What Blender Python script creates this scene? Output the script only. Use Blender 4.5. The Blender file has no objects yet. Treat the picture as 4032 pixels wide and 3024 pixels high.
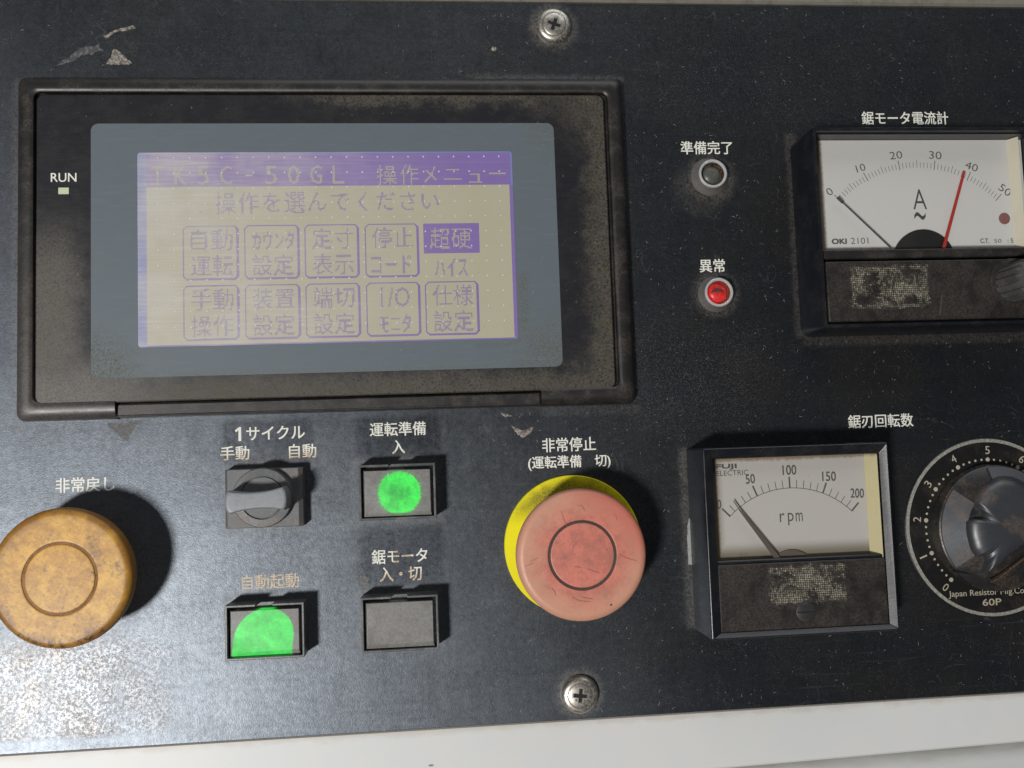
import bpy, bmesh, math, random
import numpy as np
from mathutils import Vector, Matrix
random.seed(7)
S = 0.001                                   # all numbers below are millimetres
sc = bpy.context.scene
C = sc.collection

# ------------------------------------------------------------------ camera
cam = bpy.data.cameras.new("camera")
cam.sensor_width = 36.0
cam.lens = 1.85 * 18.0
cam.clip_start = 0.01
cam.clip_end = 20.0
co = bpy.data.objects.new("camera", cam)
C.objects.link(co)
ax, ay, az = 0.08007654, -0.09304052, -0.03498334
co.matrix_world = Matrix.Translation((0, 0, 0.320)) @ Matrix.Rotation(az, 4, 'Z') @ Matrix.Rotation(ay, 4, 'Y') @ Matrix.Rotation(ax, 4, 'X')
sc.camera = co

# ------------------------------------------------------------------ light
w = bpy.data.worlds.new("World")
sc.world = w
w.use_nodes = True
bgn = w.node_tree.nodes["Background"]
bgn.inputs[0].default_value = (0.93, 0.97, 1.0, 1)
bgn.inputs[1].default_value = 0.05
ld = bpy.data.lights.new("work_lamp", 'AREA')
ld.shape = 'RECTANGLE'
ld.size = 0.11
ld.size_y = 0.20
ld.energy = 17.5
ld.color = (1.0, 0.985, 0.96)
lo = bpy.data.objects.new("work_lamp", ld)
C.objects.link(lo)
lo.location = (-0.590, -0.395, 1.200)
lo.rotation_euler = Vector((0.590, 0.395, -1.200)).to_track_quat('-Z', 'Y').to_euler()
# big soft fill light added out of view, above and in front of the machine
rd = bpy.data.lights.new("fill_light", 'AREA')
rd.shape = 'RECTANGLE'
rd.size = 2.2
rd.size_y = 1.4
rd.energy = 17.0
rd.color = (0.93, 0.97, 1.0)
ro = bpy.data.objects.new("fill_light", rd)
C.objects.link(ro)
ro.location = (0.5, 2.0, 0.95)
ro.rotation_euler = Vector((-0.5, -2.0, -0.95)).to_track_quat('-Z', 'Y').to_euler()
vs = sc.view_settings
vs.view_transform = 'Standard'
vs.look = 'None'
vs.exposure = 0
vs.gamma = 1
sc.cycles.max_bounces = 6
sc.cycles.use_denoising = True


# ------------------------------------------------------------------ node helper
class NT:
    def __init__(s, name):
        s.m = bpy.data.materials.new(name)
        s.m.use_nodes = True
        s.t = s.m.node_tree
        s.t.nodes.clear()
        s.out = s.t.nodes.new('ShaderNodeOutputMaterial')
        g = s.t.nodes.new('ShaderNodeNewGeometry')
        v = s.t.nodes.new('ShaderNodeVectorMath')
        v.operation = 'SCALE'
        v.inputs['Scale'].default_value = 1000.0
        s.t.links.new(g.outputs['Position'], v.inputs[0])
        s.P = v.outputs[0]                  # position in millimetres
        x = s.t.nodes.new('ShaderNodeSeparateXYZ')
        s.t.links.new(s.P, x.inputs[0])
        s.X, s.Y, s.Z = x.outputs
        s.N = g.outputs['Normal']

    def _in(s, sock, v):
        if hasattr(v, 'is_output'):
            s.t.links.new(v, sock)
        elif isinstance(v, (tuple, list)):
            sock.default_value = tuple(v) + ((1,) if len(v) == 3 and sock.type == 'RGBA' else ())
        else:
            sock.default_value = v

    def ma(s, op, a, b=0.0, c=0.0, clamp=False):
        n = s.t.nodes.new('ShaderNodeMath')
        n.operation = op
        n.use_clamp = clamp
        for i, v in enumerate((a, b, c)):
            s._in(n.inputs[i], v)
        return n.outputs[0]

    def add(s, a, b): return s.ma('ADD', a, b)
    def sub(s, a, b): return s.ma('SUBTRACT', a, b)
    def mul(s, a, b): return s.ma('MULTIPLY', a, b)
    def mx(s, a, b): return s.ma('MAXIMUM', a, b)
    def mn(s, a, b): return s.ma('MINIMUM', a, b)

    def sm(s, v, a, b, lo=0.0, hi=1.0):     # smooth step
        n = s.t.nodes.new('ShaderNodeMapRange')
        n.interpolation_type = 'SMOOTHSTEP'
        inv = a > b
        if inv:
            a, b, lo, hi = b, a, hi, lo
        s._in(n.inputs[0], v)
        for i, k in enumerate((a, b, lo, hi)):
            n.inputs[i + 1].default_value = k
        return n.outputs[0]

    def noise(s, scale, detail=4, rough=.55, stretch=(1, 1, 1), rot=0.0, off=(0, 0, 0), dist=0.0):
        mp = s.t.nodes.new('ShaderNodeMapping')
        mp.inputs['Scale'].default_value = stretch
        mp.inputs['Rotation'].default_value = (.62, .47, rot + .35 if stretch == (1, 1, 1) else rot)
        mp.inputs['Location'].default_value = (off[0], off[1], off[2] + 3.37)
        s.t.links.new(s.P, mp.inputs[0])
        n = s.t.nodes.new('ShaderNodeTexNoise')
        n.inputs['Scale'].default_value = scale
        n.inputs['Detail'].default_value = detail
        n.inputs['Roughness'].default_value = rough
        n.inputs['Distortion'].default_value = dist
        s.t.links.new(mp.outputs[0], n.inputs['Vector'])
        return n.outputs[0]

    def vor(s, scale, rnd=1.0, feature='F1', stretch=(1, 1, 1), off=(0, 0, 0)):
        mp = s.t.nodes.new('ShaderNodeMapping')
        mp.inputs['Scale'].default_value = stretch
        mp.inputs['Location'].default_value = off
        s.t.links.new(s.P, mp.inputs[0])
        n = s.t.nodes.new('ShaderNodeTexVoronoi')
        n.feature = feature
        n.inputs['Scale'].default_value = scale
        n.inputs['Randomness'].default_value = rnd
        s.t.links.new(mp.outputs[0], n.inputs['Vector'])
        return n.outputs['Distance']

    def mix(s, f, a, b):
        n = s.t.nodes.new('ShaderNodeMix')
        n.data_type = 'RGBA'
        s._in(n.inputs[0], f)
        s._in(n.inputs[6], a)
        s._in(n.inputs[7], b)
        return n.outputs[2]

    def fmix(s, f, a, b):
        n = s.t.nodes.new('ShaderNodeMix')
        s._in(n.inputs[0], f)
        s._in(n.inputs[2], a)
        s._in(n.inputs[3], b)
        return n.outputs[0]

    def box(s, x0, x1, y0, y1, e=1.0, wob=None):     # soft box mask, 1 inside
        X, Y = s.X, s.Y
        if wob is not None:
            X = s.add(X, wob)
            Y = s.add(Y, wob)
        a = s.mul(s.sm(X, x0 - e, x0 + e), s.sm(X, x1 + e, x1 - e))
        b = s.mul(s.sm(Y, y0 - e, y0 + e), s.sm(Y, y1 + e, y1 - e))
        return s.mul(a, b)

    def dist(s, x, y):
        a = s.sub(s.X, x)
        b = s.sub(s.Y, y)
        return s.ma('SQRT', s.add(s.mul(a, a), s.mul(b, b)))

    def bump(s, h, strength=.3, d=.0002):
        n = s.t.nodes.new('ShaderNodeBump')
        n.inputs['Strength'].default_value = strength
        n.inputs['Distance'].default_value = d
        s._in(n.inputs['Height'], h)
        return n.outputs[0]

    def fin(s, base, rough=.5, spec=.5, metal=0.0, bump=None, emis=None, estr=0.0, coat=0.0, coatr=.1, tint=None, ior=1.5):
        p = s.t.nodes.new('ShaderNodeBsdfPrincipled')
        s._in(p.inputs['Base Color'], base)
        s._in(p.inputs['Roughness'], rough)
        s._in(p.inputs['Specular IOR Level'], spec)
        s._in(p.inputs['Metallic'], metal)
        p.inputs['IOR'].default_value = ior
        if tint: s._in(p.inputs['Specular Tint'], tint)
        if bump is not None: s._in(p.inputs['Normal'], bump)
        if emis is not None:
            s._in(p.inputs['Emission Color'], emis)
            s._in(p.inputs['Emission Strength'], estr)
        if coat:
            p.inputs['Coat Weight'].default_value = coat
            p.inputs['Coat Roughness'].default_value = coatr
        s.t.links.new(p.outputs[0], s.out.inputs[0])
        return s.m


# ------------------------------------------------------------------ materials
def plate_material():
    """navy black painted sheet with grime, smears, specks and the worn patch lower left"""
    n = NT("black_painted_sheet")
    big = n.noise(.035, 3)
    mid = n.noise(.16, 5, .62)
    fine = n.noise(1.1, 4, .7)
    grain = n.noise(2.6, 2, .6)
    smear = n.noise(.22, 4, .7, stretch=(.12, 1.6, 1), rot=.05)
    smv = n.noise(.35, 4, .7, stretch=(1.6, .1, 1), rot=.03, off=(40, 0, 0))
    col = n.mix(n.sm(big, .4, .62), (.0085, .009, .0108), (.0115, .011, .0108))
    # painted lamp sheen and bluish film of wear at the left half, browner at the right
    wear_sheen = n.add(n.mul(n.X, -.62), n.mul(n.Y, -.55))
    film = n.mul(n.sm(wear_sheen, -25, 95), n.fmix(n.sm(mid, .34, .66), .78, 1.0))
    film = n.mul(film, n.fmix(n.sm(n.noise(1.1, 8, .85), .36, .56), .50, 1.0))
    blotch = n.sm(n.noise(.05, 5, .62, off=(30, 12, 0), dist=.3), .34, .66)
    hz = n.sm(n.noise(.09, 3), .42, .58)
    brush = n.fmix(hz, n.noise(.28, 5, .7, stretch=(.12, 1.8, 1), rot=.06), n.noise(.3, 5, .7, stretch=(1.7, .12, 1), rot=.1))
    col = n.mix(film, col, (.088, .096, .114))
    dustc = (.11, .095, .078)
    d = n.mul(n.sm(grain, .56, .74), n.sm(mid, .38, .7))
    d = n.mul(d, .55)
    # dirt haloes round the fittings
    wob = n.mul(n.sub(n.noise(.45, 4, .7), .5), 5.0)
    fuzz = n.sm(fine, .3, .62)
    def halo(x, y, r, wd, k):
        q = n.sm(n.add(n.dist(x, y), wob), r + wd, r)
        return n.mul(n.mul(q, fuzz), k)
    H = halo(103.4, 94.9, 6.3, 5.0, .62)
    for a in ((103.4, 54.2, 6.2, 3.8, .5), (49.7, 150.4, 6.2, 4.0, .75), (49.7, -79.6, 6.2, 3.6, .7),
              (100, 92, 7, 5, .25), (-109, -31, 21, 7, .28)):
        H = n.mx(H, halo(*a))
    def bhalo(x0, x1, y0, y1, e, k):
        return n.mul(n.mul(n.box(x0, x1, y0, y1, e, n.mul(wob, .5)), fuzz), k)
    for a in ((-66, -37, -22.5, 2.5, 1.6, .35), (-24, 6, -21, 1, 1.6, .42), (-23.5, 5, -63, -41.5, 1.5, .32),
              (-66, -37, -63.5, -41, 1.5, .28), (20, 74, 130.3, 133, 1.2, .42), (-60, 20, 130.3, 131.6, .6, .25),
              (87.5, 91, -60, 1, 1.3, .6), (131.6, 136, 38, 112, 1.0, .35), (134, 225, 35, 39, 1.0, .28),
              (-132.5, -128, 14, 131, 1.2, .3), (40, 75, 13.2, 16.6, .8, .25)):
        H = n.mx(H, bhalo(*a))
    d = n.mx(d, H)
    # drifting dust in the middle right
    area = n.mul(n.box(60, 120, 6, 45, 14), n.sm(grain, .52, .7))
    d = n.mx(d, n.mul(area, .5))
    area = n.mul(n.box(80, 170, 112, 150, 18), n.sm(grain, .55, .72))
    d = n.mx(d, n.mul(area, .38))
    col = n.mix(d, col, dustc)
    # long rubbed scratches
    sc1 = n.mul(n.box(-101, -10, 142, 152, 3, n.mul(wob, .3)), n.sm(n.noise(.5, 3, .7, stretch=(.04, 1.3, 1), rot=-.01), .6, .68))
    sc2 = n.mul(n.box(125, 215, -84, -60, 4), n.sm(n.noise(.5, 3, .7, stretch=(.05, 1.1, 1), rot=-.16), .58, .7))
    col = n.mix(n.mul(n.mx(sc1, sc2), .35), col, (.06, .062, .07))
    # hairline scratches
    def hair(sc_, st, rot, off, wd):
        q = n.ma('ABSOLUTE', n.sub(n.noise(sc_, 2, .5, stretch=st, rot=rot, off=off), .5))
        return n.sm(q, wd, wd * .3)
    hr = n.mx(hair(.05, (1, .35, 1), .4, (3, 0, 0), .0022), n.mx(hair(.06, (.3, 1, 1), -.3, (50, 9, 0), .0024), hair(.09, (.5, .9, 1), 1.1, (80, 19, 0), .003)))
    hr = n.mul(hr, n.sm(n.noise(.12, 3, .6, off=(13, 13, 0)), .5, .64))
    col = n.mix(n.mul(hr, .3), col, (.10, .10, .105))
    # the worn patch: paint rubbed to pale primer full of dark pits
    e = n.add(n.X, n.mul(n.sub(n.noise(.35, 6, .8), .5), 11.0))
    f = n.add(n.Y, n.mul(n.sub(n.noise(.25, 4, .75, off=(9, 3, 0)), .5), 9.0))
    patch = n.mul(n.sm(e, -78.0, -84.5), n.sm(f, -45, -60))
    patch = n.mul(patch, n.sm(n.add(n.Y, n.mul(n.sub(n.noise(.3, 3), .5), 1.5)), -85.0, -82.5))
    pits = n.fmix(n.sm(n.noise(1.0, 8, .85, off=(3, 0, 0)), .36, .53), .34, 1.0)
    spots = n.sm(n.vor(.42, 1.0), .09, .22)
    spots2 = n.sm(n.vor(.95, 1.0, off=(5, 5, 0)), .12, .3)
    streak = n.fmix(n.sm(n.noise(.3, 4, .7, stretch=(1.4, .14, 1)), .33, .52), .6, 1.0)
    pm = n.mul(n.mul(pits, spots), n.mul(streak, n.fmix(spots2, .6, 1.0)))
    pm = n.fmix(n.sm(n.X, -95, -128), pm, n.ma('POWER', pm, .55))
    pm = n.mul(pm, n.fmix(n.sm(n.X, -82, -118), .50, 1.0))  # paler toward the left: lamp glare painted into the worn patch
    pm = n.mul(pm, n.fmix(n.sm(n.noise(.1, 4, .6, off=(4, 4, 0)), .38, .6), .6, 1.0))
    worn = n.mul(patch, pm)
    lit = n.mix(n.sm(n.noise(.12, 3), .4, .65), (.33, .315, .30), (.41, .42, .44))
    col = n.mix(worn, col, lit)
    # dark pits outside the patch
    pit2 = n.mul(n.sm(n.vor(.5, 1.0, off=(2, 7, 0)), .13, .05), n.sm(n.X, 30, -60))
    col = n.mix(n.mul(pit2, .8), col, (.006, .006, .007))
    r = n.add(.37, n.mul(smear, .05))
    r = n.add(r, n.mul(n.sub(smv, .5), .05))
    r = n.add(r, n.mul(d, .25))
    r = n.fmix(worn, r, .46)
    h = n.add(n.mul(fine, .35), n.mul(grain, .5))
    h = n.add(h, n.mul(worn, .8))
    sp = n.add(.50, n.mul(n.sub(n.noise(.6, 6, .75), .5), .8))
    sp = n.add(sp, n.mul(n.sub(blotch, .5), .10))
    sp = n.add(sp, n.mul(n.sub(brush, .5), .40))
    guard = n.mx(n.box(-66, -37, 0, 15, 1.5, n.mul(wob, .3)), n.mx(n.box(-22, 6, 2, 15, 1.5, n.mul(wob, .3)), n.box(-22, 6, -41, -22, 2.0, n.mul(wob, .4))))
    sp = n.sub(sp, n.mul(guard, .20))
    sp = n.mul(sp, n.fmix(n.sm(n.X, 20, 110), .95, .5))
    sp = n.ma('MAXIMUM', n.add(sp, n.mul(n.sub(grain, .5), .5)), .05)
    return n.fin(col, r, sp, bump=n.bump(h, .32, .00022), tint=(.80, .89, 1.0), metal=n.mul(worn, .5), ior=1.95)


def grimy(name, base, dust=(.10, .078, .06), amt=.5, rough=.45, grain=1.8, spec=.5, metal=0., extra=None, bs=.2, lowscale=.15, lo=.4, hi=.68):
    n = NT(name)
    a = n.noise(grain, 4, .7)
    b = n.noise(lowscale, 4, .6)
    d = n.mul(n.mul(n.sm(b, lo, hi), n.sm(a, .3, .68)), amt)
    col = n.mix(d, base, dust)
    if extra: col, d = extra(n, col, d)
    r = n.add(rough, n.mul(d, .25))
    r = n.add(r, n.mul(n.sub(n.noise(.6, 3, .7, stretch=(.3, 1.5, 1)), .5), .15))
    return n.fin(col, r, spec, metal, bump=n.bump(n.add(a, n.mul(d, .5)), bs, .00012))


def hmi_face_extra(n, col, d):
    wob = n.mul(n.sub(n.noise(.14, 4, .7), .5), 16)
    g = n.sm(n.noise(1.2, 6, .85), .36, .58)
    g2 = n.sm(n.noise(1.9, 3, .7, off=(7, 1, 0)), .38, .62)
    X, Y = n.add(n.X, wob), n.add(n.Y, wob)
    lft = n.mul(n.sm(X, -104, -116), n.sm(Y, 90, 60))
    bl = n.mul(n.sm(X, -70, -112), n.sm(Y, 42, 26))
    tr = n.mul(n.sm(n.add(X, Y), 152, 186), 1.0)
    rt = n.sm(X, 54, 63)
    bt = n.sm(Y, 33, 24)
    tp = n.mul(n.sm(Y, 118, 124), n.sm(X, -60, -10))
    br = n.mul(n.sm(n.sub(X, Y), 12, 44), .8)
    m = n.mx(n.mx(n.mx(lft, bl), n.mx(tr, rt)), n.mx(n.mx(bt, tp), br))
    m = n.mul(m, g)
    c = n.mix(n.sm(n.noise(.3, 3), .4, .6), (.085, .068, .052), (.072, .062, .034))
    col = n.mix(n.mul(m, .9), col, c)
    col = n.mix(n.mul(n.mx(bl, n.mul(lft, .5)), n.fmix(g2, .3, .8)), col, (.16, .148, .14))
    return col, n.mx(d, m)


def cover_extra(n, col, d):
    """olive mildew at the corners of the grey border"""
    g = n.sm(n.noise(1.5, 5, .8), .42, .6)
    wob = n.mul(n.sub(n.noise(.2, 4, .7), .5), 9)
    m = n.mx(n.sm(n.add(n.dist(47, 30), wob), 24, 6), n.mul(n.sm(n.add(n.dist(46, 112), wob), 14, 4), .6))
    m = n.mx(m, n.mul(n.sm(n.Y, 33.5, 30.2), .45))
    m = n.mx(m, n.sm(n.add(n.dist(-106, 30), wob), 22, 8))
    m = n.mx(m, n.mul(n.box(33.5, 37, 42, 62, 1.2, n.mul(wob, .3)), .9))
    m = n.mx(m, n.mul(n.box(18, 33, 36.8, 38.6, .6, n.mul(wob, .15)), .7))
    m = n.mul(m, g)
    col = n.mix(n.mul(m, .75), col, (.085, .078, .045))
    sw = n.sm(n.noise(.5, 3, .7, stretch=(.2, 1.6, 1), rot=-.5), .5, .75)
    col = n.mix(n.mul(sw, .12), col, (.22, .25, .27))
    return col, m


def bezel_extra(n, col, d):
    m = n.mul(n.sm(n.add(n.X, n.mul(n.Y, .9)), -20, -120), n.fmix(n.sm(n.noise(1.2, 5, .8), .35, .6), .5, 1.0))
    col = n.mix(n.mul(m, .6), col, (.11, .098, .092))  # plastic painted lighter toward the lower left, for lamp glare
    return col, d


M = {}
M['sheet'] = plate_material()
M['bezel'] = grimy("dark_brown_plastic", (.0145, .013, .0125), (.075, .060, .048), .6, .40, 1.6, spec=.6, extra=bezel_extra)
M['face'] = grimy("terminal_face_film", (.0095, .010, .0135), amt=.12, rough=.40, spec=.6, extra=hmi_face_extra)
M['cover'] = grimy("grey_blue_film", (.112, .137, .158), (.12, .13, .135), .4, .5, extra=cover_extra, bs=.05)
M['meter'] = grimy("meter_black_plastic", (.008, .009, .0125), (.040, .036, .034), .45, .30, 1.3, bs=.10, spec=.6)
M['button_black'] = grimy("button_black_plastic", (.06, .063, .066), (.19, .185, .18), .7, .34, 1.6, spec=.8)
M['selector_grey'] = grimy("selector_grey_plastic", (.105, .11, .115), (.22, .165, .13), .85, .4, 1.5, bs=.25, lowscale=.3)
M['selector_bar'] = grimy("worn_grey_bar", (.235, .245, .26), (.15, .15, .155), .5, .36, 1.2, bs=.2, lowscale=.5, lo=.45, hi=.6)
M['screw_black'] = grimy("blackened_screw", (.028, .027, .027), (.085, .075, .065), .7, .45, 1.5, bs=.2)
M['knurl'] = grimy("ribbed_black_plastic", (.07, .07, .072), (.17, .155, .13), .9, .4, 1.5)
M['deep'] = grimy("deep_black", (.004, .004, .004), amt=.1, rough=.7)


def cap_material(name, a, b, dark, light, kind):
    n = NT(name)
    mid = n.noise(.13, 6, .75)
    f = n.noise(.9, 5, .75)
    col = n.mix(n.sm(mid, .36, .64), a, b)
    col = n.mix(n.mul(n.sm(f, .52, .74), .6), col, dark)
    col = n.mix(n.mul(n.mul(n.sm(n.noise(.13, 5, .7, off=(20, 4, 0)), .5, .68), n.sm(f, .35, .6)), .8 if kind == 'orange' else .5), col, dark)
    col = n.mix(n.mul(n.sm(n.noise(.55, 4, .7, off=(5, 5, 0)), .58, .75), .45), col, light)
    # scratches and dirt dots
    sc_ = n.sm(n.noise(.35, 4, .75, stretch=(.2, 2.0, 1), rot=.5), .66, .72)
    sc2 = n.sm(n.noise(.35, 4, .75, stretch=(2.0, .22, 1), rot=.2), .66, .74)
    col = n.mix(n.mul(n.mx(sc_, sc2), .45), col, dark)
    col = n.mix(n.mul(n.sm(n.vor(.33, 1.0), .07, .03), .7), col, (.03, .015, .01))
    if kind == 'red':
        rr = n.add(n.dist(48.9, -31.5), n.mul(n.sub(n.noise(.15, 4, .6), .5), 12))
        col = n.mix(n.mul(n.sm(rr, 10, 19), .8), col, (.57, .30, .20))
        col = n.mix(n.mul(n.mul(n.sm(n.noise(.3, 6, .8, off=(8, 0, 0)), .5, .66), n.sm(rr, 22, 8)), .5), col, (.30, .12, .10))
        up = n.mul(n.sm(n.add(n.X, n.Y), 26, 44), n.sm(rr, 10, 18))
        col = n.mix(n.mul(up, .6), col, (.52, .10, .075))
        h = f
    else:
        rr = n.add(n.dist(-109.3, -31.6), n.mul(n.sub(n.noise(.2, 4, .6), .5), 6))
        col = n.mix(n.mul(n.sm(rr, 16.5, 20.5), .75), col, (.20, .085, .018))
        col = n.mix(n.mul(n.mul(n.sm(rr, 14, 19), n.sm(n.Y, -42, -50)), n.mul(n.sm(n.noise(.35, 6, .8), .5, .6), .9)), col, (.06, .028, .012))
        h = f
    return n.fin(col, n.add(.36, n.mul(f, .18)), .5, bump=n.bump(h, .2, .0002))


M['orange'] = cap_material("worn_orange_plastic", (.41, .19, .024), (.66, .36, .045), (.14, .075, .035), (.80, .44, .022), 'orange')
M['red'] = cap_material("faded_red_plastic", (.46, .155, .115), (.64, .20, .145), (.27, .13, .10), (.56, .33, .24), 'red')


def yellow_mat():
    n = NT("yellow_plastic_ring")
    g = n.noise(1.7, 5, .8)
    rr = n.dist(49.5, -30.2)
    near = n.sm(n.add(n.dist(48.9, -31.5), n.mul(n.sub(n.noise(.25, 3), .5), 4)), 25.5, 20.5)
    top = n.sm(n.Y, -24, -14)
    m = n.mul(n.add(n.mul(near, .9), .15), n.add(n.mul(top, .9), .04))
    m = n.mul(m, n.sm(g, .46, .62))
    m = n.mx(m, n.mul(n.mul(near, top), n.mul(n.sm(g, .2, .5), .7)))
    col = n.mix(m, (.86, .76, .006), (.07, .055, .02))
    return n.fin(col, .4, .4, bump=n.bump(g, .1, .0001))


M['yellow'] = yellow_mat()
M['scratch'] = NT('cap_scratch_dirt').fin((.36, .13, .095), .6)
M['orange_groove'] = grimy('orange_groove_dirt', (.25, .11, .03), (.10, .05, .025), .8, .6)
M['groove'] = grimy("groove_dirt", (.05, .035, .028), (.12, .08, .06), .6, .7)


def metal_mat(name, base, dirt, rough, amt=.6, met=1.0):
    n = NT(name)
    g = n.noise(1.3, 5, .75)
    m = n.mul(n.sm(g, .46, .64), amt)
    col = n.mix(m, base, dirt)
    return n.fin(col, n.fmix(m, rough, .6), .5, n.fmix(m, met, .2), bump=n.bump(g, .25, .0001))


M['screw'] = metal_mat("nickel_screw", (.60, .57, .52), (.26, .19, .12), .36, .65)
M['chrome'] = metal_mat("chrome_rim", (.86, .87, .88), (.3, .25, .2), .2, .25, .55)
M['bowl'] = metal_mat("tarnished_bowl", (.38, .30, .22), (.16, .10, .06), .4, .8)
M['cone'] = metal_mat("tarnished_chrome_skirt", (.27, .255, .24), (.11, .085, .065), .34, .75, .5)
M['ring_silver'] = metal_mat("worn_silver_ring", (.80, .78, .70), (.42, .38, .30), .5, .5)


def lens_mat(name, base, emis, estr, xy):
    n = NT(name)
    d = n.dist(*xy)
    m = n.sm(n.add(d, n.mul(n.sub(n.noise(.8, 3), .5), 1.5)), 1.4, 3.2)
    low = n.sm(n.sub(n.Y, xy[1]), .9, -1.0)
    e = n.mul(n.mx(m, low), estr)
    col = n.mix(n.sm(n.noise(1.2, 4, .7), .4, .65), base, (.09, .06, .05))
    return n.fin(col, .36, .4, emis=emis, estr=e, bump=n.bump(n.noise(1.0, 3), .1, .0002))


M['lens_red'] = lens_mat("red_lamp_lens", (.16, .012, .012), (1.0, .004, .012), .50, (103.4, 54.2))
M['lens_dark'] = grimy("dull_green_lamp_lens", (.075, .085, .072), (.15, .12, .10), .8, .35, .9, lowscale=.3)


def button_lens(name, kind):
    n = NT(name)
    g = n.noise(1.2, 5, .75)
    col = n.mix(n.sm(g, .35, .65), (.155, .15, .145), (.215, .208, .20))
    col = n.mix(n.mul(n.sm(n.noise(.25, 3), .45, .65), .4), col, (.12, .095, .08))
    pit = n.sm(n.vor(.8, 1.0), .12, .04)
    col = n.mix(n.mul(pit, .6), col, (.03, .03, .03))
    if not kind:
        return n.fin(col, .42, .5, bump=n.bump(g, .25, .0002))
    wob = n.mul(n.sub(n.noise(1.3, 4, .8), .5), 3.2 if kind == 'round' else .9)
    if kind == 'round':
        d = n.dist(-8.0, -10.4)
        m = n.sm(n.add(d, wob), 7.3, 6.6)
        m = n.mul(m, n.sm(n.add(n.Y, n.mul(wob, .3)), -17.2, -16.6))
        specks = n.mul(n.sm(n.noise(1.8, 4, .8, stretch=(.6, 1.4, 1)), .62, .7), n.sm(n.Y, -15, -12.5))
        core = n.sm(n.add(n.dist(-8.3, -10.6), n.mul(n.sub(n.noise(.5, 3), .5), 4)), 5.5, 1.0)
        halo = n.mul(n.sm(n.add(d, wob), 9.5, 6.0), .07)
    else:
        dx = n.sub(n.X, n.add(-52.0, n.mul(n.sub(n.Y, -54.6), .12)))
        dy = n.mx(n.sub(n.Y, -54.6), 0.0)
        d = n.ma('SQRT', n.add(n.mul(dx, dx), n.mul(dy, dy)))
        m = n.sm(n.add(d, wob), 9.6, 9.1)
        m = n.mul(m, n.sm(n.Y, -60.5, -60.0))
        specks = n.mul(n.sm(n.vor(.45, 1.0), .06, .03), 1.0)
        core = n.mul(n.sm(n.noise(.3, 3), .4, .65), .25)
        halo = n.mul(n.sm(n.add(d, wob), 10.5, 8.5), .05)
    m = n.mul(m, n.sub(1.0, n.mul(specks, .75)))
    ec = n.mix(core, (.03, 1.0, .065) if kind == 'round' else (.055, .95, .10), (.006, .60, .03))
    e = n.mx(n.mul(n.mul(m, .72), n.mul(n.fmix(n.sm(n.noise(.5, 6, .8), .35, .65), .75, 1.05), n.fmix(n.sm(n.noise(.16, 3, .6, off=(2, 2, 0)), .4, .62), .8, 1.1))), halo)
    col = n.mix(m, col, (.03, .14, .05))
    return n.fin(col, .45, .5, bump=n.bump(g, .2, .0002), emis=ec, estr=e)


M['lens_round'] = button_lens("button_cap_with_round_glow", 'round')
M['lens_dome'] = button_lens("button_cap_with_domed_glow", 'dome')
M['lens_plain'] = button_lens("grey_button_cap", None)


def ink(name, c, worn=None, wornc=(.64, .51, .36), rough=.5):
    n = NT(name)
    col = n.mix(n.mul(n.sm(n.noise(1.0, 4, .8), .56, .7), .25), c, tuple(v * .6 for v in c))
    if worn:
        # print rubbed away from the bottom up: lists of (x0, x1, y_full, y_gone)
        m = None
        for x0, x1, ya, yb in worn:
            q = n.mul(n.mul(n.sm(n.X, x0, x0 + .1), n.sm(n.X, x1 + .1, x1)), n.sm(n.add(n.Y, n.mul(n.sub(n.noise(.9, 4, .8), .5), 3)), ya, yb))
            m = q if m is None else n.mx(m, q)
        col = n.mix(m, col, wornc)
        gone = n.mul(m, n.sm(n.noise(1.6, 4, .8, off=(3, 3, 0)), .50, .60))
        col = n.mix(n.mul(gone, .6), col, (.10, .09, .08))
    return n.fin(col, rough, .4)


M['ink_white'] = ink("white_print", (.80, .79, .71), [(-67, -34, 6.2, 2.0), (-11, -5, 4.6, 2.0), (-16, -1, -35.0, -38.6), (-61, -41, -35.0, -38.6)])
M['ink_dim'] = ink("dim_grey_print", (.17, .155, .125), rough=.5)
M['ink_dial'] = ink("grey_scale_print", (.10, .098, .095))
M['ink_knob'] = ink("tan_dial_print", (.44, .39, .30))
M['led'] = NT("led_window"); M['led'] = M['led'].fin((.55, .62, .42), .3, .5)


def lcd(name, c, extra=0.0):
    n = NT(name)
    # fine horizontal wiping scratches over the film, and glare haze painted stronger leftward
    s1 = n.noise(.6, 4, .75, stretch=(.08, 2.2, 1), rot=-.04)
    s2 = n.noise(.6, 4, .75, stretch=(.12, 1.8, 1), rot=.55, off=(11, 0, 0))
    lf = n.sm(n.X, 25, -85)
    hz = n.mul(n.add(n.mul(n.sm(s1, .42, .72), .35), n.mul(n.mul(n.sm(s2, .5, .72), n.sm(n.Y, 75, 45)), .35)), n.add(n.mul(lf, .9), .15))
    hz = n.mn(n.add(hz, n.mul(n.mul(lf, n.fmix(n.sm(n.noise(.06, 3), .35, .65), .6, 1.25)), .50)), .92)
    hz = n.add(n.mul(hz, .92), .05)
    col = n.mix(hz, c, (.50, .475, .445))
    col = n.mix(n.mul(n.sm(n.noise(.1, 3), .4, .65), .12), col, tuple(v * .8 for v in c))
    return n.fin(col, .42, .45, emis=c, estr=.12)


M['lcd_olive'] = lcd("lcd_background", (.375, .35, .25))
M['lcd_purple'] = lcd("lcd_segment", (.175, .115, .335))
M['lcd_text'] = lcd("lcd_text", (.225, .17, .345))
M['lcd_edge'] = lcd("lcd_edge_blue", (.15, .18, .40))


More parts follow.
